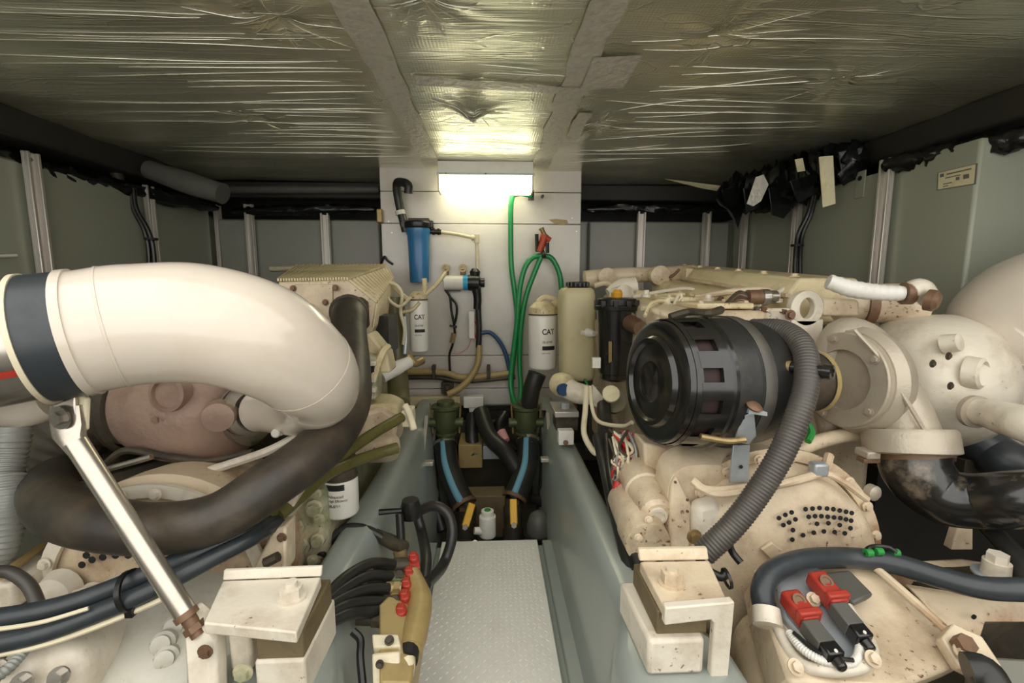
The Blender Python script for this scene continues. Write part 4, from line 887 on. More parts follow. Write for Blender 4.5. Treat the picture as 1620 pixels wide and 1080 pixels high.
bolts(t, [o + V((.005, -.04, .04)), o + V((-.045, -.03, .06)), o + V((.06, -.03, .04))], (.2, -1, .35), .012, .016, 'steel')
b = MB(); b.pbox(-30, 925, 25, 965, 1.0, .12); tag(b.build('white_bracket', 'cream_pale', bevel=.01), 'pale bracket block at the left edge below the grey duct', 'bracket')
# hose pair
for i, (lab, pts) in enumerate((('upper of the two black hoses crossing the left gearbox', [(-40, 985, .80), (60, 968, .84), (140, 945, .87), (240, 905, .90), (340, 862, .96), (400, 838, 1.02), (440, 818, 1.12)]), ('lower of the two black hoses crossing the left gearbox', [(-40, 1022, .78), (60, 1002, .81), (140, 975, .84), (240, 933, .87), (340, 880, .94), (400, 850, 1.0), (440, 826, 1.1)]))):
    t = thing('gearbox_hose', lab, 'hose', 'paired black hoses over the left gearbox')
    b = MB(); b.tube(PP(pts), [.0195, .0195, .019, .019, .019, .018, .018], 14); b.build('hose_run', 'rubber_blue', t)
b = MB(); b.tube([P(x, y, Y) for x, y, Y in [(-40, 1042, .775), (60, 1022, .80), (140, 996, .83), (240, 955, .86), (280, 935, .88)]], .0055, 8); tag(b.build('white_cable', 'pvc'), 'thin cream cable below the two black gearbox hoses', 'cable')
b = MB(); b.tube([P(x, y, Y) for x, y, Y in [(-40, 1000, .76), (60, 985, .80), (140, 962, .83)]], .004, 8); tag(b.build('white_cable', 'pvc'), 'thin cream cable between the two black gearbox hoses', 'cable')
b = MB(); b.ring(P(205, 935, .872), (1, .1, .25), .041, .036, .010, 24); b.box(P(208, 966, .85), (.014, .018, .018)); tag(b.build('cable_tie', 'plastic'), 'black cable tie binding the two gearbox hoses', 'cable tie')
# corrugated ducts at left edge
hose('corrugated_duct', 'pale grey corrugated duct rising at the left edge', 'duct', 'duct_grey', .034, [(24, 650, 1.2), (22, 690, 1.17), (14, 730, 1.15), (8, 760, 1.13)], 18, corr=(.012, .003))
hose('corrugated_duct', 'pale grey corrugated duct at the left edge below the heat blanket', 'duct', 'duct_grey', .036, [(14, 752, 1.10), (10, 800, 1.07), (4, 850, 1.05), (-16, 900, 1.03)], 18, corr=(.012, .003))
hose('drain_pipe', 'thin pale rod at the left edge beside the flywheel housing', 'rod', 'beige', .010, [(0, 912, 1.0), (30, 890, 1.05), (66, 864, 1.12)], 8)
hose('grey_hose', 'grey hose arching at the left edge beside the flywheel housing', 'hose', 'hose_grey', .013, [(-20, 905, .95), (15, 905, .97), (45, 925, .97), (62, 960, .95)], 10)
hose('braided_hose', 'thin corrugated grey hose in the lower left corner', 'hose', 'duct_grey', .010, [(-10, 1075, .75), (15, 1055, .77), (38, 1030, .8)], 10, corr=(.006, .0015))
# strut
t = thing('support_strut', 'polished steel strut holding the white exhaust elbow clamp', 'strut')
a, e = P(120, 700, .86), P(292, 968, .80)
b = MB(); b.tube([a, e], .0185, 20); b.build('tube', 'chrome', t)
ax = (e - a).normalized()
b = MB(); tp = P(105, 655, .87); b.loft([superring(P(106, 640, .87), XX, YY, .028, .010, 16), superring(P(108, 670, .868), XX, YY, .030, .010, 16), superring(P(110, 690, .864), XX, YY, .026, .014, 16), superring(a + ax * .03, XX, YY, .0185, .0185, 16, 1)]); b.build('flattened_end', 'chrome', t)
b = MB(); b.lathe([(0, .022), (.004, .022)], P(97, 660, .855), (-.2, -1, 0), 20); b.hexa(P(97, 660, .851), (-.2, -1, 0), .013, .012); b.build('bolt', 'steel', t)
b = MB(); b.poly([P(82, 640, .86), P(118, 626, .86), P(122, 690, .86), P(100, 705, .86), P(84, 690, .86)], (0, .008, 0)); b.build('clamp_lug', 'chrome', t, bevel=.003)
b = MB(); b.poly([P(118, 622, .87), P(136, 630, .87), P(134, 680, .87), P(120, 690, .87)], (.004, .008, 0)); b.build('clamp_lug', 'pvc', t, bevel=.003)
b = MB(); b.tube([e - ax * .005, e + ax * .05], .013, 14); b.ring(e + ax * .0, ax, .020, .01, .012, 18); b.ring(e + ax * .028, ax, .018, .01, .012, 6); b.build('threaded_end', 'copper', t)
# clevis post + mount plate
t = thing('engine_mount', 'white left engine mount bracket with bolted plate and strut post', 'engine mount')
b = MB(); b.poly([P(290, 985, .80), P(300, 968, .80), P(322, 985, .80), P(343, 1010, .79), P(345, 1130, .74), P(296, 1130, .74)], (0, .035, 0)); b.build('clevis_post', 'cream_pale', t, bevel=.006)
bolts(t, [P(325, 1030, .768)], (0, -1, 0), .009, .008, 'copper')
zp = .55
pl = [PZ(352, 918, zp), PZ(508, 912, zp), PZ(469, 1000, zp), PZ(322, 985, zp)]
b = MB(); b.poly(pl, (0, 0, -.022)); b.build('mount_plate', 'cream_pale', t, bevel=.003)
b = MB(); b.poly([pl[0], pl[1], pl[1] + V((0, .006, .018)), pl[0] + V((0, .006, .018))], (0, .008, 0)); b.build('back_lip', 'cream_pale', t, bevel=.002)
o = (PZ(462, 945, zp)); b = MB(); b.lathe([(0, .027), (.004, .027)], o, ZZ, 20); b.build('washer', 'cream_pale', t)
b = MB(); b.hexa(o + ZZ * .004, ZZ, .021, .018); b.lathe([(.022, .012), (.034, .011)], o, ZZ, 14); b.build('nut', 'cream_pale', t)
b = MB(); b.box((-.39, .845, .495), (.085, .15, .055)); b.build('rubber_pad', 'wood', t, bevel=.004)
b = MB(); b.poly([V((-.435, .765, .47)), V((-.345, .765, .47)), V((-.345, .93, .47)), V((-.435, .93, .47))], (0, 0, -.085)); b.build('mount_foot', 'cream_pale', t, bevel=.006)
b = MB(); b.pbox(360, 1005, 400, 1060, .80, .12); b.build('gusset', 'cream_pale', t, bevel=.006)
bolts(t, [P(385, 1062, .77)], (0, -1, 0), .012, .012, 'cream_green')
# cover block under the bed, tan packing board
b = MB(); b.poly([PZ(508, 852, .33), PZ(560, 852, .33), PZ(538, 960, .33), PZ(505, 960, .33)], (0, 0, -.03)); tag(b.build('packing_board', 'wood', bevel=.003), 'brown packing board between left engine and bed', 'board')
# oil filter
FY = 1.38; o = P(541, 812, FY); r = 27.5 * FY / 720; h = P(541, 752, FY).z - o.z
t = can('oil_filter', 'white oil filter can with a black printed bar on the left engine', o, r, h, head='soot')
can_print(t, o, r, h, math.radians(-24), [('Advanced', .013, .60, 'ink_grey', .9), ('High Efficiency', .011, .50, 'ink_grey', .9), ('1R-0716', .012, .36, 'ink', .9)], [(-.12, .95, .78, .93, 'ink')])
# olive and black hoses by the filter
for lab, pts, r, mm in (('upper olive hose running from the left engine side over the oil filter', [(635, 660, 1.6), (600, 680, 1.5), (560, 706, 1.4), (520, 735, 1.3), (470, 778, 1.18), (420, 815, 1.08)], .0185, 'olive'), ('lower olive hose running from the left engine side over the oil filter', [(628, 708, 1.5), (595, 718, 1.45), (560, 730, 1.38), (520, 748, 1.28), (480, 780, 1.18), (440, 815, 1.1)], .0185, 'olive')):
    hose('oil_hose', lab, 'hose', mm, r, pts, 12, group='olive hoses over the oil filter')
b = MB(); b.pbox(634, 650, 652, 676, 1.6, .08); b.tube(PP([(640, 640, 1.62), (648, 656, 1.6), (655, 680, 1.58)]), .014, 8); tag(b.build('hose_fitting', 'pvc', bevel=.008), 'pale hose fitting at the end of the upper olive hose', 'hose fitting')
# things between elbow and bulkhead
b = MB(); b.tube(PP([(624, 470, 2.5), (626, 540, 2.48), (630, 610, 2.4), (632, 640, 2.3)]), .055, 20); tag(b.build('riser_pipe', 'olive_pipe'), 'thick olive pipe standing left of the white bulkhead', 'pipe')
b = MB(); b.tube(PP([(648, 572, 2.2), (628, 582, 2.15), (604, 596, 2.1)]), [.028, .034, .030], 16); tag(b.build('white_pipe', 'white'), 'short white slanting pipe left of the white bulkhead', 'pipe')
b = MB(); b.tube(PP([(645, 562, 2.25), (656, 574, 2.25), (668, 570, 2.3)]), .02, 10); tag(b.build('pipe_elbow', 'brass'), 'small brass elbow at the foot of the left fuel filter', 'pipe fitting')
t = thing('thermostat_housing', 'yellowed cream water housing below the black aftercooler hose', 'housing')
b = MB(); b.poly([P(570, 532, 1.8), P(584, 526, 1.8), P(612, 560, 1.8), P(618, 590, 1.8), P(600, 590, 1.8), P(574, 560, 1.8)], (0, .12, 0)); b.build('casting', 'cream_yellow', t, bevel=.01)
b = MB(); b.poly([P(566, 560, 1.72), P(596, 566, 1.72), P(594, 632, 1.72), P(566, 632, 1.72)], (0, .1, 0)); b.build('bracket', 'cream_green', t, bevel=.006)
for y in (572, 598, 614): 
    b = MB(); b.pbox(568, y, 594, y + 7, 1.69, .03); b.build('shelf', 'cream_pale', t, bevel=.003)
b = MB(); b.pbox(570, 577, 592, 590, 1.70, .02); b.build('recess', 'ink', t)
b = MB(); b.tube(PP([(590, 600, 1.7), (604, 560, 1.75), (614, 548, 1.8)]), .014, 8); b.build('link', 'cream_yellow', t)
for lab, pts, r, mm in (('cream wire bundle beside the ribbed aftercooler', [(616, 446, 2.4), (628, 452, 2.4), (636, 466, 2.4), (634, 494, 2.4), (640, 520, 2.4), (638, 545, 2.4)], .009, 'pvc'), ('cream looped wire beside the olive pipe', [(612, 470, 2.35), (622, 480, 2.35), (634, 484, 2.35), (650, 470, 2.35)], .008, 'pvc'), ('steel braided line beside the olive pipe', [(640, 500, 2.42), (642, 530, 2.42), (640, 560, 2.4)], .012, 'zinc')):
    hose('wire_bundle', lab, 'wire', mm, r, pts, 8)
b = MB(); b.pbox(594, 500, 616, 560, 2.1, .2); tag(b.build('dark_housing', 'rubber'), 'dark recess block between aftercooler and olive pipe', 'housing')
b = MB(); b.tube(PP([(428, 425, 3.485), (470, 424, 3.485), (512, 424, 3.485)]), .02, 10); tag(b.build('tank_pipe', 'pvc'), 'cream pipe along the foot of the far left tank', 'pipe')
# ================================================================ RIGHT ENGINE
t = thing('marine_diesel_engine', 'right cream marine diesel engine behind the black air filter', 'engine')
b = MB(); b.box((1.05, 2.2, .58), (.86, 1.12, .72)); b.build('engine_block', 'cream', t, bevel=.03)
# far rocker cover along the outboard bank
z0 = P(1100, 420, 2.7).z; z1 = P(1440, 446, 1.38).z
yn = 1.62; z1 = P(1390, 440, yn).z
fr = [V((1.08, yn, z1 - .16)), V((1.08, yn, z1 - .05)), V((1.12, yn, z1)), V((1.34, yn, z1)), V((1.36, yn, z1 - .16))]
bk = [V((1.08, 2.75, z0 - .16)), V((1.08, 2.75, z0 - .05)), V((1.12, 2.75, z0)), V((1.34, 2.75, z0)), V((1.36, 2.75, z0 - .16))]
b = MB(); b.loft([fr, bk]); b.build('rocker_cover', 'cream_yellow', t, bevel=.012)
b = MB(); b.loft([[q + V((-.012, 0, -.055)) for q in (V((1.08, yn, z1)), V((1.08, yn, z1 - .014)), V((1.10, yn, z1 - .014)), V((1.10, yn, z1)))], [q + V((-.012, 0, -.055)) for q in (V((1.08, 2.75, z0)), V((1.08, 2.75, z0 - .014)), V((1.10, 2.75, z0 - .014)), V((1.10, 2.75, z0)))]]); b.build('cover_rail', 'cream', t)
bolts(t, [V((1.15, 1.7 + .2 * i, z1 + (z0 - z1) * (.08 + .2 * i) / 1.13)) for i in range(6)], ZZ, .012, .012, 'cream_yellow')
# inboard rocker covers and intake
za, zb = P(950, 462, 2.4).z, P(1200, 492, 1.5).z
b = MB(); b.loft([[V((.62, 1.5, zb - .2)), V((.64, 1.5, zb - .02)), V((.70, 1.5, zb)), V((.93, 1.5, zb)), V((.96, 1.5, zb - .2))], [V((.60, 2.5, za - .2)), V((.61, 2.5, za - .02)), V((.66, 2.5, za)), V((.93, 2.5, za)), V((.96, 2.5, za - .2))]]); b.build('rocker_cover', 'cream', t, bevel=.015)
b = MB(); b.loft([superring(V((1.0, 1.78, zb - .01)), XX, ZZ, .07, .06, 20), superring(V((1.0, 2.6, za + .0)), XX, ZZ, .08, .07, 20)]); b.build('intake_manifold', 'cream_yellow', t)
for i, y in enumerate((1.62, 1.9, 2.18)):
    z = zb + (za - zb) * (y - 1.5) + .002
    b = MB(); b.box((.80, y, z + .008), (.20, .19, .02)); b.build('cover_cap', 'cream_yellow', t, bevel=.006)
    bolts(t, [V((.80 + dx, y + dy, z + .018)) for dx in (-.08, .08) for dy in (-.075, .075)], ZZ, .008, .008, 'cream')
b = MB(); b.tube(PP([(925, 442, 2.6), (980, 436, 2.6), (1040, 434, 2.6), (1098, 432, 2.6)]), [.05, .045, .042, .05], 20); b.build('crossover_pipe', 'cream', t)
b = MB(); b.lathe([(0, .055), (.05, .055), (.06, .04)], P(1040, 436, 2.55), (0, -1, 0), 18); b.build('pipe_boss', 'cream', t); b = MB(); b.lathe([(0, .05), (.04, .05), (.05, .03)], P(958, 438, 2.55), (0, -1, 0), 18); b.build('pipe_boss', 'cream', t)
b = MB(); b.pbox(1086, 424, 1102, 450, 2.5, .1); b.build('end_cap', 'cream', t, bevel=.008)
b = MB(); b.tube(PP([(965, 468, 2.2), (985, 456, 2.2), (1005, 452, 2.2)]), [.04, .05, .045], 16); b.lathe([(0, .05), (.06, .05), (.07, .03)], P(978, 470, 2.15), (.3, -1, .2), 16); b.build('water_outlet', 'cream_pale', t)
b = MB(); b.poly([P(1008, 455, 2.1), P(1090, 470, 2.0), P(1100, 492, 1.9), P(1010, 505, 1.95), P(1000, 470, 2.1)], (0, .1, -.05)); b.build('front_cover', 'cream_yellow', t, bevel=.02)
b = MB(); b.poly([P(1085, 478, 1.75), P(1150, 480, 1.7), P(1150, 500, 1.7), P(1080, 505, 1.75)], (.0, .16, -.03)); b.build('bracket_block', 'cream_pale', t, bevel=.012)
b = MB(); b.poly([P(1155, 488, 1.6), P(1255, 486, 1.5), P(1258, 512, 1.5), P(1155, 512, 1.6)], (0, .12, -.02)); b.build('bracket_block', 'cream_pale', t, bevel=.01)
bolts(t, [P(x, y, 1.53) for x, y in ((1180, 496), (1196, 490), (1172, 500))], (0, -1, .2), .008, .01, 'soot')
# exhaust manifold behind turbo
b = MB(); b.tube(PP([(1290, 490, 1.7), (1350, 482, 1.62), (1420, 480, 1.55), (1470, 490, 1.5)]), [.06, .07, .07, .06], 20); b.build('exhaust_manifold', 'cream', t)
b = MB(); b.lathe([(0, .075), (.03, .075)], P(1362, 482, 1.6), (1, -.3, 0), 20); b.build('manifold_flange', 'copper', t)
# lower casting in front of block
b = MB(); b.loft([superring(P(1110, 740, 1.4), XX, ZZ, .14, .10), superring(P(1105, 760, 1.25), XX, ZZ, .13, .11), superring(P(1110, 800, 1.18), XX, ZZ, .10, .12)]); b.build('front_casting', 'cream', t)
b = MB(); b.poly([P(1018, 700, 1.3), P(1070, 712, 1.3), P(1070, 770, 1.3), P(1055, 790, 1.3), P(1020, 740, 1.3)], (0, .1, 0)); b.build('side_bracket', 'cream', t, bevel=.008)
b = MB(); b.poly([P(1075, 712, 1.28), P(1108, 720, 1.28), P(1150, 762, 1.25), P(1140, 772, 1.25), P(1105, 750, 1.28), P(1080, 740, 1.28)], (0, .06, 0)); b.build('filter_bracket', 'cream_pale', t, bevel=.005)
b = MB(); b.poly([P(1106, 716, 1.32), P(1155, 714, 1.32), P(1155, 760, 1.32), P(1146, 758, 1.32)], (0, .04, 0)); b.build('gusset', 'zinc', t)
# sensor
t = thing('engine_sensor', 'brown and silver sensor plug with wires on the right engine top', 'sensor')
b = MB(); b.lathe([(0, .026), (.05, .026)], P(1182, 470, 1.6), (1, 0, 0), 16); b.build('collar', 'copper', t)
b = MB(); b.lathe([(.05, .029), (.075, .029), (.08, .024), (.105, .024)], P(1182, 470, 1.6), (1, 0, 0), 16); b.build('body', 'steel', t)
for k_ in range(4):
    b = MB(); b.tube(PP([(1182, 466 + 3 * k_, 1.6), (1168, 462 + 4 * k_, 1.6), (1152, 476 + 2 * k_, 1.58), (1142, 488, 1.55)]), .006, 6); b.build('wire', 'copper' if k_ % 2 else 'soot', t)
for lab, mm, r, pts in (('dark green wire loop on the far rocker cover', 'rubber', .010, [(1126, 432, 2.45), (1124, 445, 2.45), (1130, 452, 2.45)]), ('thin dark wire arch on the far rocker cover', 'plastic', .008, [(1130, 432, 2.4), (1140, 440, 2.4), (1144, 456, 2.4)]), ('brown wire lying on the crossover pipe', 'copper', .008, [(1050, 440, 2.5), (1064, 436, 2.5), (1075, 426, 2.5)]), ('black wire bundle above the air filter', 'soot', .014, [(1060, 502, 1.45), (1090, 494, 1.45), (1120, 496, 1.4), (1140, 490, 1.5)]), ('pale wire standing on the right engine top', 'pvc', .006, [(1040, 505, 1.7), (1062, 488, 1.75), (1074, 466, 1.8), (1078, 470, 1.8), (1070, 480, 1.8)])):
    hose('engine_wire', lab, 'wire', mm, r, pts, 8)
# fuel lines, caps and studs over the engine top
tt = bpy.data.objects['marine_diesel_engine.001']
for pts, r, mm in (([(1000, 470, 2.0), (1040, 462, 2.05), (1085, 456, 2.1), (1110, 462, 2.1)], .008, 'cream_pale'), ([(1015, 488, 1.8), (1060, 478, 1.85), (1120, 470, 1.9), (1180, 452, 2.0)], .009, 'pvc'), ([(1100, 470, 1.85), (1150, 462, 1.8), (1210, 458, 1.75), (1262, 470, 1.65)], .012, 'cream'), ([(1200, 482, 1.6), (1232, 462, 1.65), (1250, 452, 1.7), (1268, 456, 1.72)], .009, 'cream_pale'), ([(940, 452, 2.4), (958, 448, 2.4), (972, 456, 2.35), (976, 472, 2.3)], .014, 'cream'), ([(1020, 500, 1.7), (1030, 480, 1.75), (1052, 476, 1.8), (1066, 492, 1.75)], .007, 'cream_yellow')):
    b = MB(); b.tube(PP(pts), r, 8); b.build('fuel_line', mm, tt)
for x, y, Y in ((1022, 470, 1.9), (1056, 484, 1.8), (1120, 478, 1.75), (1160, 484, 1.66), (1228, 478, 1.6)):
    b = MB(); b.lathe([(0, .020), (.012, .020), (.014, .012), (.03, .012)], P(x, y, Y), ZZ, 12); b.build('injector_cap', 'cream_pale', tt)
bolts(tt, [P(x, y, Y) for x, y, Y in ((1000, 480, 1.95), (1042, 490, 1.78), (1094, 482, 1.74), (1140, 474, 1.78), (1208, 492, 1.55), (1240, 494, 1.52))], (0, -.3, 1), .010, .012, 'copper', 'stud')
b = MB(); b.poly([P(1300, 470, 1.52), P(1360, 474, 1.50), P(1362, 500, 1.48), P(1302, 500, 1.5)], (0, .06, 0)); b.build('manifold_block', 'cream', tt, bevel=.01)
# lifting eye
t = thing('lifting_eye', 'cream lifting eye plate on the right engine behind the air filter', 'lifting eye')
LYY = 1.5; c = P(1278, 488, LYY)
b = MB(); R1, R2 = .058, .032; n = 28
ring = [(math.cos(2 * math.pi * j / n), math.sin(2 * math.pi * j / n)) for j in range(n)]
vs = [c + V((x * R1, 0, z * R1 * 1.05)) for x, z in ring] + [c + V((x * R2 * .8, 0, z * R2 * 1.1)) for x, z in ring]
vs += [v + V((0, .03, 0)) for v in vs]
fs = []
for j in range(n):
    k_ = (j + 1) % n
    fs += [(j, k_, n + k_, n + j), (2 * n + j, 3 * n + j, 3 * n + k_, 2 * n + k_), (j, 2 * n + j, 2 * n + k_, k_), (n + j, n + k_, 3 * n + k_, 3 * n + j)]
b.add(vs, fs); b.build('eye', 'cream_pale', t, bevel=.004)
b = MB(); b.poly([P(1252, 505, LYY), P(1304, 505, LYY), P(1300, 550, LYY), P(1254, 550, LYY)], (0, .04, 0)); b.build('stem', 'cream_pale', t, bevel=.006)
bolts(t, [P(1250, 498, LYY - .005)], (0, -1, 0), .012, .012, 'copper')
# white lagged pipe with clamp
t = thing('lagged_pipe', 'white wrapped pipe with brown clamp on top of the right engine', 'pipe')
b = MB(); b.tube(PP([(1310, 445, 1.42), (1345, 456, 1.40), (1385, 462, 1.38), (1428, 464, 1.36)]), [.024, .028, .026, .024], 14, corr=(.02, .0015)); b.build('lagging', 'white', t)
b = MB(); b.lathe([(0, .034), (.025, .034)], P(1428, 464, 1.36), (1, -.2, 0), 18); b.build('clamp', 'copper', t)
b = MB(); b.tube(PP([(1438, 462, 1.35), (1455, 458, 1.35), (1472, 474, 1.34)]), [.03, .034, .028], 14); b.build('elbow', 'cream_pale', t)
b = MB(); b.lathe([(0, .032), (.02, .032), (.03, .02)], P(1466, 474, 1.31), (.6, -1, -.2), 14); b.build('end_cap', 'copper', t)
# ---------------------------------------------------------------- air filter
t = thing('air_filter', 'large black canister air filter with slotted end on the right engine', 'air filter')
o = P(1030, 603, 1.20); far = P(1322, 602, 1.31); ax = (far - o).normalized()
R = 101 * 1.2 / 720
prof = [(0, R * .30), (-.004, R * .33), (0, R * .42), (0, R * .60), (-.010, R * .64), (-.010, R * .70), (.002, R * .74), (.003, R * .90), (.010, R * .98), (.026, R * 1.0)]
b = MB(); b.lathe(prof, o, ax, 56); b.build('end_cap', 'gloss', t)
b = MB(); b.lathe([(.028, R * .94), (.135, R * .97)], o, ax, 56); b.build('filter_element', 'pleat', t)
# slotted guard: two hoops and bars between the windows
b = MB(); b.lathe([(.024, R * 1.01), (.040, R * 1.03), (.040, R * .96)], o, ax, 56, caps=False); b.build('guard_hoop', 'gloss', t)
b = MB(); b.lathe([(.093, R * .97), (.093, R * 1.05), (.118, R * 1.06), (.122, R * 1.09), (.132, R * 1.09), (.136, R * 1.06)], o, ax, 56, caps=False); b.build('guard_hoop', 'gloss', t)
x_, y_, z_ = frame(ax)
for i in range(14):
    a = 2 * math.pi * (i + .35) / 14; b = MB(); n = 6; wv = .125
    for (h0, h1, r0, r1) in ((.036, .096, 1.03, 1.05),):
        vs = []
        for rr in (-.02, .0):
            for j in range(n + 1):
                aa = a + wv * (j / n * 2 - 1); d = x_ * math.cos(aa) + y_ * math.sin(aa)
                vs += [o + z_ * h0 + d * R * (r0 + rr), o + z_ * h1 + d * R * (r1 + rr)]
        m_ = 2 * (n + 1)
        b.loft([vs[0:m_:2], vs[1:m_:2], vs[m_ + 1::2], vs[m_::2], vs[0:m_:2]], False, False)
    b.build('guard_bar', 'gloss', t)
b = MB(); b.lathe([(.136, R * 1.05), (.20, R * 1.06), (.202, R * 1.08), (.24, R * 1.085), (.243, R * 1.06), (.30, R * 1.03), (.345, R * .95), (.385, R * .80), (.41, R * .62), (.43, R * .52), (.50, R * .50)], o, ax, 56); b.build('shell', 'rubber', t)
b = MB(); b.lathe([(.205, R * 1.087), (.208, R * 1.1), (.236, R * 1.1), (.239, R * 1.087)], o, ax, 56, caps=False); b.build('strap_band', 'hose_grey', t)
b = MB(); b.lathe([(.43, R * .53), (.525, R * .53)], o, ax, 40); b.build('intake_boot', 'rubber_brown', t)
b = MB(); b.lathe([(.520, R * .56), (.535, R * .56)], o, ax, 40, caps=False); b.build('boot_seal', 'beige', t)
# strap latch + bracket
q = P(1190, 655, 1.10)
b = MB(); b.lathe([(0, .017), (.006, .020), (.012, .012)], P(1192, 645, 1.05), (.2, -.5, 1), 18); b.build('wing_nut', 'copper', t)
b = MB(); b.poly([P(1172, 656, 1.06), P(1194, 652, 1.06), P(1198, 690, 1.07), P(1186, 704, 1.09), P(1164, 699, 1.09)], (0, .012, 0)); b.build('latch_plate', 'zinc', t, bevel=.004)
b = MB(); b.tube(PP([(1108, 690, 1.08), (1150, 697, 1.08), (1180, 695, 1.07)]), .008, 8); b.build('clamp_screw', 'brass', t)
b = MB(); b.poly([P(1160, 704, 1.13), P(1187, 704, 1.13), P(1184, 762, 1.13), P(1154, 764, 1.13)], (0, .006, 0)); b.build('support_leg', 'zinc', t, bevel=.002)
b = MB(); b.lathe([(0, .005), (.002, .005)], P(1172, 738, 1.128), (0, -1, 0), 10); b.build('bolt_hole', 'ink', t)
b = MB(); b.poly([P(1186, 645, 1.05), P(1214, 652, 1.04), P(1214, 658, 1.04), P(1184, 654, 1.05)], (0, .02, 0)); b.build('latch_tab', 'zinc', t)
b = MB(); b.lathe([(0, .016), (.03, .016)], P(1232, 578, 1.12), (1, -1.5, 0), 14); b.build('gauge_stem', 'brass', t)
b = MB(); b.lathe([(.025, .015), (.10, .015), (.102, .019), (.12, .019), (.121, .010), (.116, .009)], P(1232, 578, 1.12), (1, -1.5, 0), 16); b.build('restriction_gauge', 'gloss', t)
# breather hose
hose('breather_hose', 'thick grey ribbed breather hose dropping from the air filter to the bell housing', 'hose', 'hose_grey', .029, [(1190, 520, 1.28), (1235, 522, 1.2), (1268, 545, 1.12), (1277, 590, 1.06), (1268, 640, 1.03), (1240, 710, 1.01), (1205, 770, 1.0), (1160, 830, .99), (1112, 876, .99)], 20, corr=(.0085, .0016))
# ---------------------------------------------------------------- turbo
t = thing('turbocharger', 'pale cast turbocharger between the black air filter and white elbow', 'turbocharger')
o = P(1330, 600, 1.325)
b = MB(); b.ring(o - ax * .0, ax, .145, .092, .03, 48); b.build('inlet_ring', 'castal', t, bevel=.004)
bolts(t, [o + ax * -.002 + V((0, 0, 0)) + (frame(ax)[0] * math.cos(a) + frame(ax)[1] * math.sin(a)) * .125 for a in (.9, 2.2, 3.5, 4.8, 6.0)], -ax, .009, .008, 'castal')
b = MB(); b.lathe([(.02, .15), (.05, .165), (.09, .155), (.12, .12), (.14, .09)], o, ax, 48); b.build('compressor_back', 'castal', t)
# volute running down to the outlet
b = MB(); b.tube(PP([(1312, 690, 1.40), (1300, 600, 1.42), (1330, 530, 1.40), (1375, 545, 1.34), (1405, 600, 1.28), (1430, 660, 1.24), (1440, 700, 1.22)]), [.03, .04, .05, .056, .062, .072, .08], 24); b.build('volute', 'castal', t)
b = MB(); b.tube(PP([(1352, 522, 1.28), (1395, 570, 1.22), (1432, 630, 1.175), (1462, 680, 1.15)]), .006, 8); b.build('casting_rib', 'castal', t)
oo = P(1436, 684, 1.23); dn = (P(1444, 740, 1.2) - oo).normalized()
b = MB(); b.lathe([(-.01, .105), (0, .112), (.055, .112), (.06, .10)], oo, dn, 40); b.build('outlet_collar', 'castal', t)
for sx in (-1, 1):
    b = MB(); b.box(oo + V((sx * .115, 0, -.06)), (.04, .05, .022)); b.build('outlet_ear', 'castal', t, bevel=.004)
    b = MB(); b.box(oo + V((sx * .115, -.005, -.078)), (.05, .03, .014)); b.build('clamp_lug', 'copper', t, bevel=.003)
# turbine housing
o2 = P(1452, 600, 1.47); ax2 = V((1, -.10, -.02)).normalized()
b = MB(); b.lathe([(-.15, .07), (-.12, .16), (-.08, .20), (0, .222), (.08, .225), (.14, .205), (.18, .16), (.20, .1)], o2, ax2, 52); b.build('turbine_housing', 'cream_pale', t, angle=60)
b = MB(); b.lathe([(-.02, .050), (.012, .046), (.018, .036), (.006, .034), (.004, 0)], P(1545, 590, 1.262), (.45, -1, .05), 26); b.build('port_boss', 'cream_pale', t)
b = MB(); b.lathe([(-.03, .030), (.008, .026), (.012, .015)], P(1513, 542, 1.285), (.4, -1, .3), 20); b.build('plug_boss', 'cream_pale', t)
b = MB(); b.lathe([(-.03, .045), (.006, .042), (.010, .02)], P(1538, 645, 1.27), (.4, -1, -.3), 22); b.build('oil_boss', 'cream_pale', t)
b = MB(); b.lathe([(-.12, .155), (-.14, .11), (-.15, .09)], o2, ax2, 40, caps=False); b.build('heat_gap', 'rusty', t)
bolts(t, [P(1500, 563, 1.26), P(1475, 575, 1.25), P(1503, 610, 1.25)], (.2, -1, 0), .008, .006, 'soot', 'plug')
# white elbow right
t = thing('exhaust_elbow', 'cream white exhaust elbow at the right edge behind the turbocharger', 'exhaust pipe')
b = MB(); EE = [(1540, 690, 1.50), (1560, 640, 1.50), (1600, 560, 1.48), (1640, 505, 1.42), (1740, 480, 1.32), (2000, 480, 1.2)]
b.tube(PP(EE), [.12, .17, .205, .21, .20, .20], 44, 10); b.build('elbow_shell', 'elbow', t, angle=80)
q = catmull(PP(EE), 10); i = int(.5 * (len(q) - 1))
b = MB(); b.lathe([(-.004, .204), (0, .2105), (.004, .204)], q[i], q[i + 1] - q[i - 1], 44, caps=False); b.build('seam', 'cream', t)
# stub pipe right edge
t = thing('oil_drain_pipe', 'pale horizontal pipe stub at the right edge below the turbocharger', 'pipe')
b = MB(); b.tube(PP([(1530, 648, 1.22), (1555, 652, 1.18), (1600, 664, 1.1), (1660, 678, 1.02), (1850, 700, .95)]), [.028, .038, .045, .047, .047], 20); b.build('pipe_run', 'cream_pale', t)
b = MB(); b.ring(P(1538, 650, 1.205), P(1600, 664, 1.1) - P(1530, 648, 1.22), .046, .03, .015, 24); b.build('collar', 'castal', t)
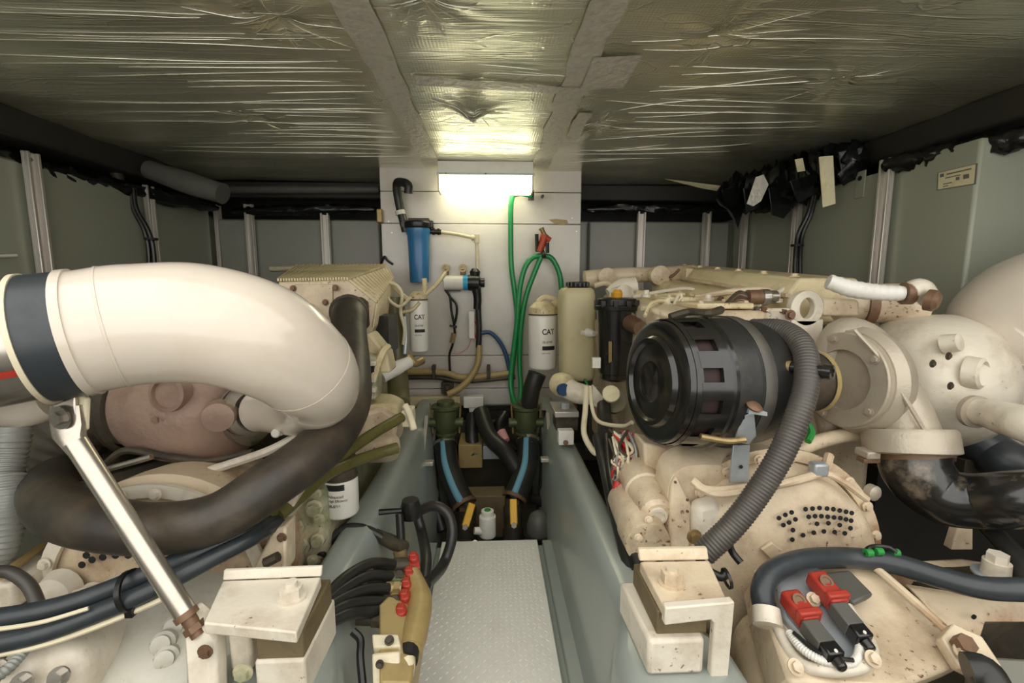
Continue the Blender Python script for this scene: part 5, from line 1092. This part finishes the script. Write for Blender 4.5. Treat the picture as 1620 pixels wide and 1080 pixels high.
# black rubber elbow
t = thing('rubber_elbow', 'scuffed black rubber elbow below the turbocharger outlet', 'exhaust hose')
b = MB(); b.tube(PP([(1444, 716, 1.22), (1452, 748, 1.2), (1490, 782, 1.16), (1550, 792, 1.1), (1660, 788, 1.0), (1900, 790, .95)]), [.085, .085, .080, .072, .07, .07], 30, 8); b.build('elbow', 'scuffed', t, angle=70)
b = MB(); b.ring(P(1446, 724, 1.215), P(1444, 716, 1.22) - P(1452, 748, 1.2), .092, .08, .018, 32); b.build('hose_clamp', 'copper', t)
for i_, (x, y, Y, s_) in enumerate(((1428, 760, 1.12, 1), (1470, 758, 1.085, 1.2), (1480, 800, 1.075, 1.4), (1450, 790, 1.10, .8))):
    pass
hose('rubber_pipe', 'dark grey rubber pipe behind the black elbow at the right edge', 'hose', 'rubber_blue', [.07, .07, .072, .075, .075], [(1530, 690, 1.45), (1570, 716, 1.4), (1600, 735, 1.35), (1680, 760, 1.3), (1850, 800, 1.25)], 22)
b = MB(); b.pbox(1528, 728, 1554, 775, 1.4, .05); tag(b.build('pipe_hanger', 'soot', bevel=.003), 'dull metal hanger strip behind the black rubber elbow', 'bracket')
# dark space wall behind right gearbox
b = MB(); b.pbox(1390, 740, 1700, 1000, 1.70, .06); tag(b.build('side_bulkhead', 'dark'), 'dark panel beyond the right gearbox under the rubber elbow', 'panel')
hose('diagonal_bar', 'black diagonal bar dropping below the rubber elbow at the right edge', 'bar', 'rubber', [.024, .024, .03], [(1545, 815, 1.15), (1590, 860, 1.05), (1640, 930, .95)], 12)
b = MB(); b.poly([P(1520, 822, 1.35), P(1540, 826, 1.35), P(1540, 870, 1.3), P(1505, 870, 1.3)], (0, .03, 0)); tag(b.build('gusset_bracket', 'cream', bevel=.004), 'cream gusset standing below the rubber elbow', 'bracket')
# ---------------------------------------------------------------- bell housing right
t = thing('bell_housing', 'round cream flywheel housing with rows of vent holes on the right engine', 'bell housing')
o = P(1248, 905, 1.10); axb = V((0, -1, .06)).normalized()
b = MB(); b.lathe([(-.34, .31), (-.10, .305), (-.09, .285), (-.02, .262), (-.006, .252), (0, .235), (.004, .10), (.005, 0)], o, axb, 64); b.build('cover', 'cream', t)
b = MB(); b.ring(o - axb * .09, axb, .318, .285, .022, 64); b.build('rim', 'rusty', t)
bolts(t, [o - axb * .068 + V((math.cos(math.radians(a)) * .301, 0, math.sin(math.radians(a)) * .301)) for a in (12, 30, 48, 66, 84, 102, 120, 138, 158)], axb, .010, .010, 'cream')
holes = [(1232, 819), (1242, 814), (1252, 810), (1239, 830), (1248, 826), (1258, 821), (1254, 838), (1253, 853), (1270, 846), (1287, 842), (1303, 840), (1320, 841), (1336, 843),
         (1274, 805), (1285, 804), (1296, 803), (1308, 804), (1318, 805), (1328, 807), (1338, 809), (1347, 811), (1279, 817), (1289, 816), (1299, 816), (1309, 817), (1319, 818), (1329, 819), (1338, 821), (1346, 823), (1292, 828), (1310, 827), (1328, 830), (1345, 835)]
vo = None
for x, y in holes:
    c = P(x, y, 1.094)
    if vo is None: b = MB(); b.lathe([(0, .0062), (.002, .0062)], c, axb, 12); vo = b.build('vent_hole', 'ink', t); off = WPOS[vo.name] - c
    else: inst(vo, c + off, t)
b = MB(); b.poly([P(1205, 870, 1.085), P(1222, 858, 1.085), P(1240, 872, 1.085), P(1222, 888, 1.085)], (0, .01, 0)); b.build('inspection_plate', 'cream', t, bevel=.003)
# flange and ribs left of it
b = MB(); b.poly([P(1062, 765, 1.17), P(1070, 752, 1.17), P(1095, 800, 1.15), P(1092, 880, 1.12), P(1058, 880, 1.12)], (0, .08, 0)); b.build('side_flange', 'cream', t, bevel=.006)
bolts(t, [P(1098, 848, 1.08)], (0, -1, 0), .013, .014, 'brass')
bolts(t, [P(1087, 790, 1.13), P(1087, 808, 1.13), P(1068, 762, 1.15)], (0, -1, 0), .004, .004, 'copper', washer=False)
b = MB(); b.poly([P(1100, 800, 1.12), P(1140, 790, 1.12), P(1150, 860, 1.1), P(1100, 872, 1.1)], (0, .05, 0)); b.build('boss_plate', 'cream_pale', t, bevel=.02)
# fabric / wires draped along top of housing
for lab, pts, r in (('pale cable bundle draped over the right flywheel housing', [(1095, 760, 1.12), (1120, 775, 1.1), (1180, 772, 1.1), (1250, 762, 1.1), (1300, 745, 1.12), (1312, 720, 1.15)], .012), ('pale cable draped across the top of the right flywheel housing', [(1100, 770, 1.11), (1140, 782, 1.09), (1220, 768, 1.09), (1298, 750, 1.11), (1330, 760, 1.1), (1372, 790, 1.09)], .009)):
    hose('draped_cable', lab, 'cable', 'rusty', r, pts, 8)
b = MB(); b.pbox(1290, 735, 1312, 755, 1.1, .03); tag(b.build('cable_clip', 'zinc', bevel=.006), 'metal cable clip on top of the right flywheel housing', 'clip')
b = MB(); b.lathe([(0, .022), (.02, .022), (.026, .014)], P(1374, 776, 1.2), (.2, -1, 0), 14); tag(b.build('round_boss', 'castal'), 'round cream boss right of the flywheel housing top', 'boss')
# ---------------------------------------------------------------- gearbox right
t = thing('gearbox', 'cream gearbox casing low on the right carrying red solenoids', 'gearbox')
# casing: far rectangle to near rectangle, top leaning towards the camera
def pq(l): return [P(*q) for q in l]
b = MB(); b.loft([superring(P(1270, 1040, 1.06), XX, ZZ, .20, .16, e=.6), superring(P(1290, 1090, .97), XX, ZZ, .20, .16, e=.6), superring(P(1310, 1160, .86), XX, ZZ, .20, .15, e=.6), superring(P(1340, 1230, .76), XX, ZZ, .2, .14, e=.6), superring(P(1360, 1290, .70), XX, ZZ, .16, .1, e=.6)]); b.build('casing', 'rusty', t, angle=70)
# valve block: raised pad under the solenoids
vb = pq([(1198, 905, 1.02), (1372, 888, 1.02), (1545, 1042, .80), (1420, 1090, .74), (1250, 1080, .76), (1215, 975, .90)])
b = MB(); b.poly(vb, (0, .06, -.10)); b.build('valve_block', 'cream', t, bevel=.012)
b = MB(); b.tube(pq([(1200, 905, 1.0), (1228, 985, .88), (1262, 1045, .80), (1310, 1060, .765), (1368, 1052, .765), (1378, 1020, .80), (1340, 960, .88)]), [.012] * 7, 10); b.build('gasket_rim', 'cream_pale', t)
pd = pq([(1225, 905, .985), (1300, 900, .985), (1372, 1012, .815), (1352, 1046, .78), (1292, 1035, .80), (1240, 975, .88)])
b = MB(); b.poly(pd, (0, .02, -.04)); b.build('solenoid_plate', 'zinc', t, bevel=.006)
b = MB(); b.tube(pq([(1372, 886, 1.0), (1440, 945, .90), (1545, 1040, .78)]), .009, 8); b.build('flange_edge', 'rusty', t)
bolts(t, [P(x, y, Y) for x, y, Y in ((1286, 948, .90), (1380, 1042, .76), (1520, 1030, .775), (1258, 1055, .77))], (0, -.7, .7), .010, .012, 'cream')
b = MB(); b.lathe([(0, .045), (.01, .05), (.03, .05)], P(1520, 1036, .80), (.0, -.6, .8), 6); b.build('corner_boss', 'cream', t, bevel=.003)
b = MB(); b.hexa(P(1518, 1022, .785), (0, -.6, .8), .018, .024); b.build('corner_bolt', 'copper', t)
b = MB(); b.poly(pq([(1300, 905, .98), (1345, 900, .98), (1385, 940, .90), (1350, 955, .88)]), (0, .02, -.03)); b.build('dark_cover', 'greybag', t, bevel=.008)
# solenoids
for i, (a_, m_, e_) in enumerate((((1250, 945, .895), (1280, 990, .83), (1312, 1022, .785)), ((1292, 915, .93), (1325, 962, .86), (1358, 995, .815)))):
    t = thing('solenoid', ('left' if i == 0 else 'right') + ' red and grey solenoid valve on the right gearbox', 'solenoid', 'red solenoids on the gearbox')
    A_, Mi, E_ = P(*a_), P(*m_), P(*e_); dv = (E_ - A_).normalized(); nr = V((0, -.6, .8)); ra = rotm(dv, nr)
    L1 = (Mi - A_).length
    b = MB(); b.box(A_ + dv * L1 * .42, (L1 * 1.05, .042, .036), ra); b.build('coil_red', 'red', t, bevel=.006)
    b = MB(); b.box(A_ + dv * L1 * .72 + nr * .012, (.016, .050, .030), ra); b.build('coil_rib', 'red', t, bevel=.004)
    b = MB(); b.lathe([(0, .014), (.006, .014), (.006, .009), (.004, .008)], A_ + dv * L1 * .22 + nr * .017, nr, 18); b.build('coil_nut', 'copper', t)
    b = MB(); b.box(Mi + dv * .022, (.05, .036, .032), ra); b.build('connector_body', 'greybag', t, bevel=.003)
    b = MB(); b.box(Mi + dv * .058, (.028, .034, .034), ra); b.lathe([(0, .012), (.02, .010)], Mi + dv * .07, dv, 12); b.build('connector_plug', 'gloss', t, bevel=.004)
    b = MB(); b.lathe([(0, .0035), (.002, .0035)], Mi + dv * .058 + nr * .018, nr, 10); b.build('plug_screw', 'steel', t)
hose('solenoid_cable', 'white corrugated solenoid cable curling at the red solenoids', 'cable', 'white', .0085, [(1248, 1000, .84), (1268, 1025, .80), (1300, 1044, .77), (1340, 1050, .76), (1356, 1040, .77), (1362, 1015, .80)], 10, corr=(.005, .001))
hose('solenoid_wire', 'black wire running along the white solenoid cable', 'wire', 'plastic', .004, [(1255, 1000, .825), (1290, 1028, .785), (1325, 1040, .76), (1350, 1044, .755)], 8)
hose('gearbox_hose', 'fat black hose arching over the right gearbox to the right edge', 'hose', 'rubber_blue', .0245, [(1212, 968, .90), (1206, 935, .92), (1222, 905, .95), (1270, 886, .98), (1340, 882, 1.0), (1410, 890, .98), (1490, 914, .94), (1560, 930, .90), (1660, 935, .86), (1850, 960, .84)], 20)
b = MB(); b.tube(PP([(1215, 990, .87), (1212, 962, .895)]), [.03, .028], 16); tag(b.build('hose_fitting', 'cream_pale'), 'pale hose fitting at the foot of the arched black hose', 'hose fitting')
t = thing('hose_clip', 'green wire clip on top of the arched black hose', 'hose clip')
b = MB(); b.tube(PP([(1371, 878, .98), (1373, 868, .985), (1385, 864, .99), (1405, 866, .985), (1418, 874, .975)]), .006, 8); b.build('wire_loop', 'plastic', t)
for x, y in ((1374, 874), (1416, 874), (1390, 872)):
    b = MB(); b.lathe([(-.008, .009), (.008, .009)], P(x, y, .98), (1, 0, 0), 12); b.build('green_end', 'green_wire', t)
# ---------------------------------------------------------------- near right mount
t = thing('engine_mount', 'cream right engine mount bracket with a big bolt beside the floor plate', 'engine mount')
zp = .55
pl = [PZ(1012, 888, zp), PZ(1122, 886, zp), PZ(1152, 953, zp), PZ(1052, 962, zp)]
b = MB(); b.poly(pl, (0, 0, -.024)); b.build('mount_plate', 'cream', t, bevel=.003)
b = MB(); b.poly([pl[0], pl[1], pl[1] + V((0, .01, .022)), pl[0] + V((0, .01, .022))], (0, .012, 0)); b.build('back_lip', 'cream', t, bevel=.003)
xr = pl[2].x; yr = pl[2].y
b = MB(); b.poly([pl[3] + V((0, -.002, .002)), pl[2] + V((.012, -.002, .002)), pl[2] + V((.005, -.002, -.36)), pl[2] + V((-.028, -.002, -.36)), pl[2] + V((-.025, -.002, -.042)), pl[2] + V((-.032, -.002, -.034)), pl[3] + V((0, -.002, -.034))], (0, .018, 0)); b.build('angle_leg', 'cream_pale', t, bevel=.003)
o = PZ(1062, 922, zp); b = MB(); b.lathe([(0, .026), (.004, .026)], o, ZZ, 22); b.build('washer', 'cream', t)
b = MB(); b.hexa(o + ZZ * .004, ZZ, .021, .022); b.lathe([(.026, .012), (.032, .011)], o, ZZ, 14); b.build('nut', 'cream', t)
b = MB(); b.poly([V((.315, .79, .525)), V((.415, .79, .525)), V((.42, .94, .525)), V((.315, .94, .525))], (0, 0, -.05)); b.build('rubber_pad', 'wood', t, bevel=.003)
b = MB(); b.poly([V((.295, .775, .475)), V((.405, .775, .475)), V((.415, .95, .475)), V((.288, .95, .475))], (0, 0, -.075)); b.build('mount_foot', 'cream_pale', t, bevel=.008)
# far right mount at right edge
t = thing('engine_mount', 'chipped cream engine mount at the right edge under the black hose', 'engine mount')
b = MB(); b.poly([P(1410, 888, 1.15), P(1520, 882, 1.15), P(1640, 900, 1.1), P(1680, 1000, .95), P(1530, 985, .95), P(1470, 930, 1.05)], (0, .02, -.05)); b.build('mount_plate', 'rusty', t, bevel=.008)
b = MB(); b.poly([P(1440, 930, .98), P(1530, 945, .95), P(1680, 940, .93), P(1680, 985, .91), P(1560, 985, .92), P(1545, 1030, .90), P(1520, 1020, .9)], (0, .02, 0)); b.build('side_plate', 'rusty', t, bevel=.004)
o = P(1575, 905, 1.0); b = MB(); b.lathe([(-.01, .045), (-.005, .045)], o, ZZ, 24); b.build('washer', 'zinc', t)
b = MB(); b.lathe([(-.005, .028), (.03, .027)], o, ZZ, 20); b.hexa(o + ZZ * .03, ZZ, .022, .02); b.build('nut', 'cream_pale', t)
b = MB(); b.lathe([(0, .006), (.002, .006)], P(1540, 975, .918), (0, -1, 0), 10); b.build('bolt_hole', 'ink', t)
b = MB(); b.pbox(1545, 975, 1700, 1060, .93, .2); tag(b.build('rubber_mount', 'soot', bevel=.02), 'dark rubber mount block at the right edge', 'rubber mount')
b = MB(); b.poly([PZ(1530, 1030, .35), PZ(1700, 1040, .35), PZ(1700, 1200, .35), PZ(1560, 1200, .35)], (0, 0, -.2)); tag(b.build('outer_bed', 'tank_dark', bevel=.02), 'grey outer engine bed in the lower right corner', 'engine bed')
hose('outer_hose', 'black hose end in the lower right corner', 'hose', 'rubber', .03, [(1530, 1060, .72), (1556, 1064, .71), (1572, 1090, .69)], 14)
# ---------------------------------------------------------------- starter motor
t = thing('starter_motor', 'cream starter motor with round end cap left of the right flywheel housing', 'starter motor')
a_, e_ = P(1005, 745, 1.36), P(1040, 815, 1.16); dv = (e_ - a_).normalized(); L_ = (e_ - a_).length
b = MB(); b.lathe([(0, .050), (.01, .058), (L_ * .45, .058), (L_ * .47, .052), (L_ * .95, .046), (L_, .036)], a_, dv, 28); b.build('solenoid_body', 'cream', t)
b = MB(); b.ring(e_ - dv * .004, dv, .026, .018, .012, 22); b.lathe([(0, .018), (.008, .018)], e_ - dv * .004, dv, 20); b.build('end_cap', 'cream_pale', t)
a2, e2 = P(990, 785, 1.34), P(1025, 860, 1.12); d2 = (e2 - a2).normalized(); L2 = (e2 - a2).length
b = MB(); b.lathe([(0, .05), (.012, .06), (L2 * .6, .06), (L2 * .65, .064), (L2, .06)], a2, d2, 28); b.build('motor_body', 'cream', t)
bolts(t, [P(1026, 822, 1.12), P(1010, 850, 1.1)], (-.2, -1, .3), .007, .008, 'cream')
# loom of wires
random.seed(11)
t = thing('wire_loom', 'tangled loom of pale, red and dark wires behind the starter motor', 'wires')
for i in range(28):
    x0 = 968 + random.uniform(-6, 34); pts = [(x0, 690 + random.uniform(-12, 6), 1.4), (970 + random.uniform(0, 40), 715 + random.uniform(-8, 8), 1.36 + random.uniform(-.03, .03)), (968 + random.uniform(0, 40), 735 + random.uniform(-8, 8), 1.34), (975 + random.uniform(-8, 30), 750 + random.uniform(-5, 12), 1.36)]
    b = MB(); b.tube(PP(pts), .0045, 6); b.build('wire', ('pvc', 'red_wire', 'soot', 'pvc', 'duct_grey')[i % 5], t)
b = MB(); b.tube(PP([(978, 762, 1.33), (974, 778, 1.32)]), [.014, .012], 10); b.build('terminal_boot', 'red_wire', t)
for lab, mm, r, pts in (('black battery cable running down between starter motor and bed', 'plastic', .018, [(962, 690, 1.6), (966, 740, 1.45), (976, 790, 1.3), (996, 850, 1.18), (1010, 900, 1.1)]),
                        ('second black cable running down beside the right engine bed', 'rubber', .022, [(946, 690, 1.65), (958, 740, 1.5), (972, 800, 1.32), (990, 870, 1.18), (1004, 930, 1.08)]),
                        ('dark hose behind the wire loom on the right engine', 'rubber', .03, [(955, 640, 1.9), (958, 690, 1.75), (965, 740, 1.6), (985, 800, 1.45)]),
                        ('pale conduit bending down beside the right engine bed', 'pvc', .012, [(928, 612, 1.9), (926, 650, 1.82), (924, 685, 1.75), (936, 710, 1.7), (945, 718, 1.68)]),
                        ('pale thin conduit crossing below the oil separator', 'pvc', .008, [(934, 612, 1.9), (938, 650, 1.8), (950, 668, 1.75), (985, 674, 1.65), (1000, 668, 1.6)]),
                        ('brown wire hanging below the coolant bottle', 'copper', .006, [(903, 606, 2.2), (904, 625, 2.2), (912, 645, 2.15)]),
                        ('black wire dropping from the breather hose to the mount', 'plastic', .010, [(1104, 880, .98), (1118, 900, .95), (1140, 912, .93), (1150, 905, .93)]),
                        ('black thin hose on the face of the flywheel housing', 'plastic', .009, [(1150, 850, 1.05), (1158, 872, 1.02), (1172, 890, 1.0)])):
    hose('engine_cable', lab, 'cable', mm, r, pts, 10)
b = MB(); b.ring(P(1148, 915, .92), (1, 0, .2), .022, .019, .006, 18); tag(b.build('cable_tie', 'plastic'), 'black cable tie loop beside the right engine mount', 'cable tie')
# small equipment below coolant bottle
t = thing('fuel_pump', 'cream fuel transfer pump below the coolant bottle', 'fuel pump')
b = MB(); b.lathe([(0, .05), (.03, .06), (.08, .055), (.1, .03)], P(880, 606, 2.2), (.8, -1, 0), 20); b.build('pump_cap', 'cream_yellow', t)
b = MB(); b.tube(PP([(895, 612, 2.15), (915, 622, 2.1), (945, 625, 2.05)]), [.05, .05, .04], 18); b.build('pump_body', 'cream_pale', t)
b = MB(); b.lathe([(0, .028), (.02, .03)], P(888, 616, 2.1), (.5, -1, .2), 16); b.build('blue_cap', 'navy', t)
b = MB(); b.poly([P(940, 610, 2.0), P(965, 640, 1.95), P(958, 650, 1.95), P(930, 640, 2.0)], (0, .05, 0)); b.build('bracket', 'cream_pale', t, bevel=.006)
t = thing('work_lamp_cap', 'round glossy cream filler cap beside the black air filter', 'filler cap')
b = MB(); b.lathe([(0, .036), (.016, .036), (.022, .028)], P(967, 624, 1.85), (-.35, -1, .6), 22); b.build('cap', 'paper_tape', t)
b = MB(); b.lathe([(-.08, .05), (0, .05)], P(972, 634, 1.9), (-.2, -1, .4), 20); b.build('neck', 'olive_pipe', t)
t = thing('bed_bracket', 'rusty metal angle bracket at the far end of the right bed', 'bracket')
b = MB(); b.pbox(878, 652, 916, 660, 2.05, .2); b.build('top_plate', 'alu', t, bevel=.003)
b = MB(); b.pbox(880, 660, 914, 680, 2.08, .12); b.build('web', 'soot', t)
b = MB(); b.pbox(884, 682, 908, 704, 1.98, .05); b.build('foot', 'white', t, bevel=.004)
b = MB(); b.lathe([(0, .012), (.006, .010)], P(895, 700, 1.97), (0, -1, .2), 10); b.build('rust_stain', 'copper', t)
b = MB(); b.hexa(P(894, 646, 2.1), ZZ, .02, .03); b.build('nut', 'zinc', t)
for lab, mm, r, pts in (('green and white wires at the foot of the coolant bottle', 'green_wire', .006, [(925, 600, 2.2), (930, 612, 2.15), (926, 626, 2.1)]), ('green wire behind the air filter near the turbocharger', 'green_wire', .010, [(1278, 670, 1.3), (1284, 684, 1.28), (1278, 698, 1.26)])):
    hose('green_wire', lab, 'wire', mm, r, pts, 8)
hose('drain_tube', 'cream oil drain tube sloping below the turbocharger', 'pipe', 'cream', .022, [(1238, 722, 1.3), (1290, 700, 1.32), (1340, 688, 1.34), (1366, 690, 1.34)], 14)
# ================================================================ pieces that sit on a part become its sub-parts
RULES = {'solenoid': [('coil_rib', 'coil_red'), ('coil_nut', 'coil_red'), ('plug_screw', 'connector_plug')],
         'air_filter': [('wing_nut', 'strap_band'), ('latch_plate', 'strap_band'), ('latch_tab', 'strap_band'), ('clamp_screw', 'strap_band'), ('bolt_hole', 'support_leg'), ('torn_sticker', 'end_cap'), ('restriction_gauge', 'gauge_stem')],
         'engine_mount': [('washer', 'mount_plate'), ('nut', 'mount_plate'), ('back_lip', 'mount_plate'), ('bolt_hole', 'side_plate')],
         'bell_housing': [('vent_hole', 'cover'), ('inspection_plate', 'cover'), ('bolt', 'rim')], 'floor_plate': [('tread_pattern', 'plate'), ('screw', 'plate')],
         'tank_label': [('print_line', 'face')], 'aluminium_post': [('bolt', 'web')], 'exhaust_elbow': [('seam', 'elbow_shell'), ('red_stripe', 'steel_sleeve'), ('band_edge', 'clamp_band')],
         'turbocharger': [('port_boss', 'turbine_housing'), ('plug_boss', 'turbine_housing'), ('oval_boss', 'turbine_housing'), ('drain_boss', 'turbine_housing'), ('oil_boss', 'turbine_housing'), ('plug', 'turbine_housing'), ('casting_rib', 'volute'), ('bolt', 'inlet_ring')],
         'aftercooler': [('bolt', 'front_plate')], 'fluorescent_light': [('screw', 'housing')], 'water_hose': [('stripe', 'hose_run')], 'white_bottle': [('cap_disc', 'cap')],
         'oil_separator': [('sight_strip', 'body'), ('tag_plate', 'body'), ('clamp', 'outlet_pipe'), ('amber_cap', 'lid')], 'gearbox': [('plug', 'casing')], 'starter_motor': [('end_cap', 'solenoid_body')]}
stem = lambda o: o.name.split('.')[0]
for o in THINGS:
    for kid, host in RULES.get(stem(o), []):
        hs = [c for c in o.children if stem(c) == host]
        if not hs: continue
        for c in [c for c in o.children if stem(c) == kid]:
            h = min(hs, key=lambda q: (WPOS[q.name] - WPOS[c.name]).length)
            c.parent = h; c.location = WPOS[c.name] - WPOS[h.name]
# ================================================================ put each thing's Empty at its base
for o in THINGS:
    kids = [c for c in o.children_recursive if c.type == 'MESH']
    if not kids: continue
    lo = V((1e9,) * 3); hi = V((-1e9,) * 3)
    for c in kids:
        w = WPOS[c.name]
        for q in c.data.vertices:
            p = w + q.co
            for i in range(3): lo[i] = min(lo[i], p[i]); hi[i] = max(hi[i], p[i])
    base = V(((lo.x + hi.x) / 2, (lo.y + hi.y) / 2, lo.z))
    o.location = base
    for c in o.children: c.location = WPOS[c.name] - base
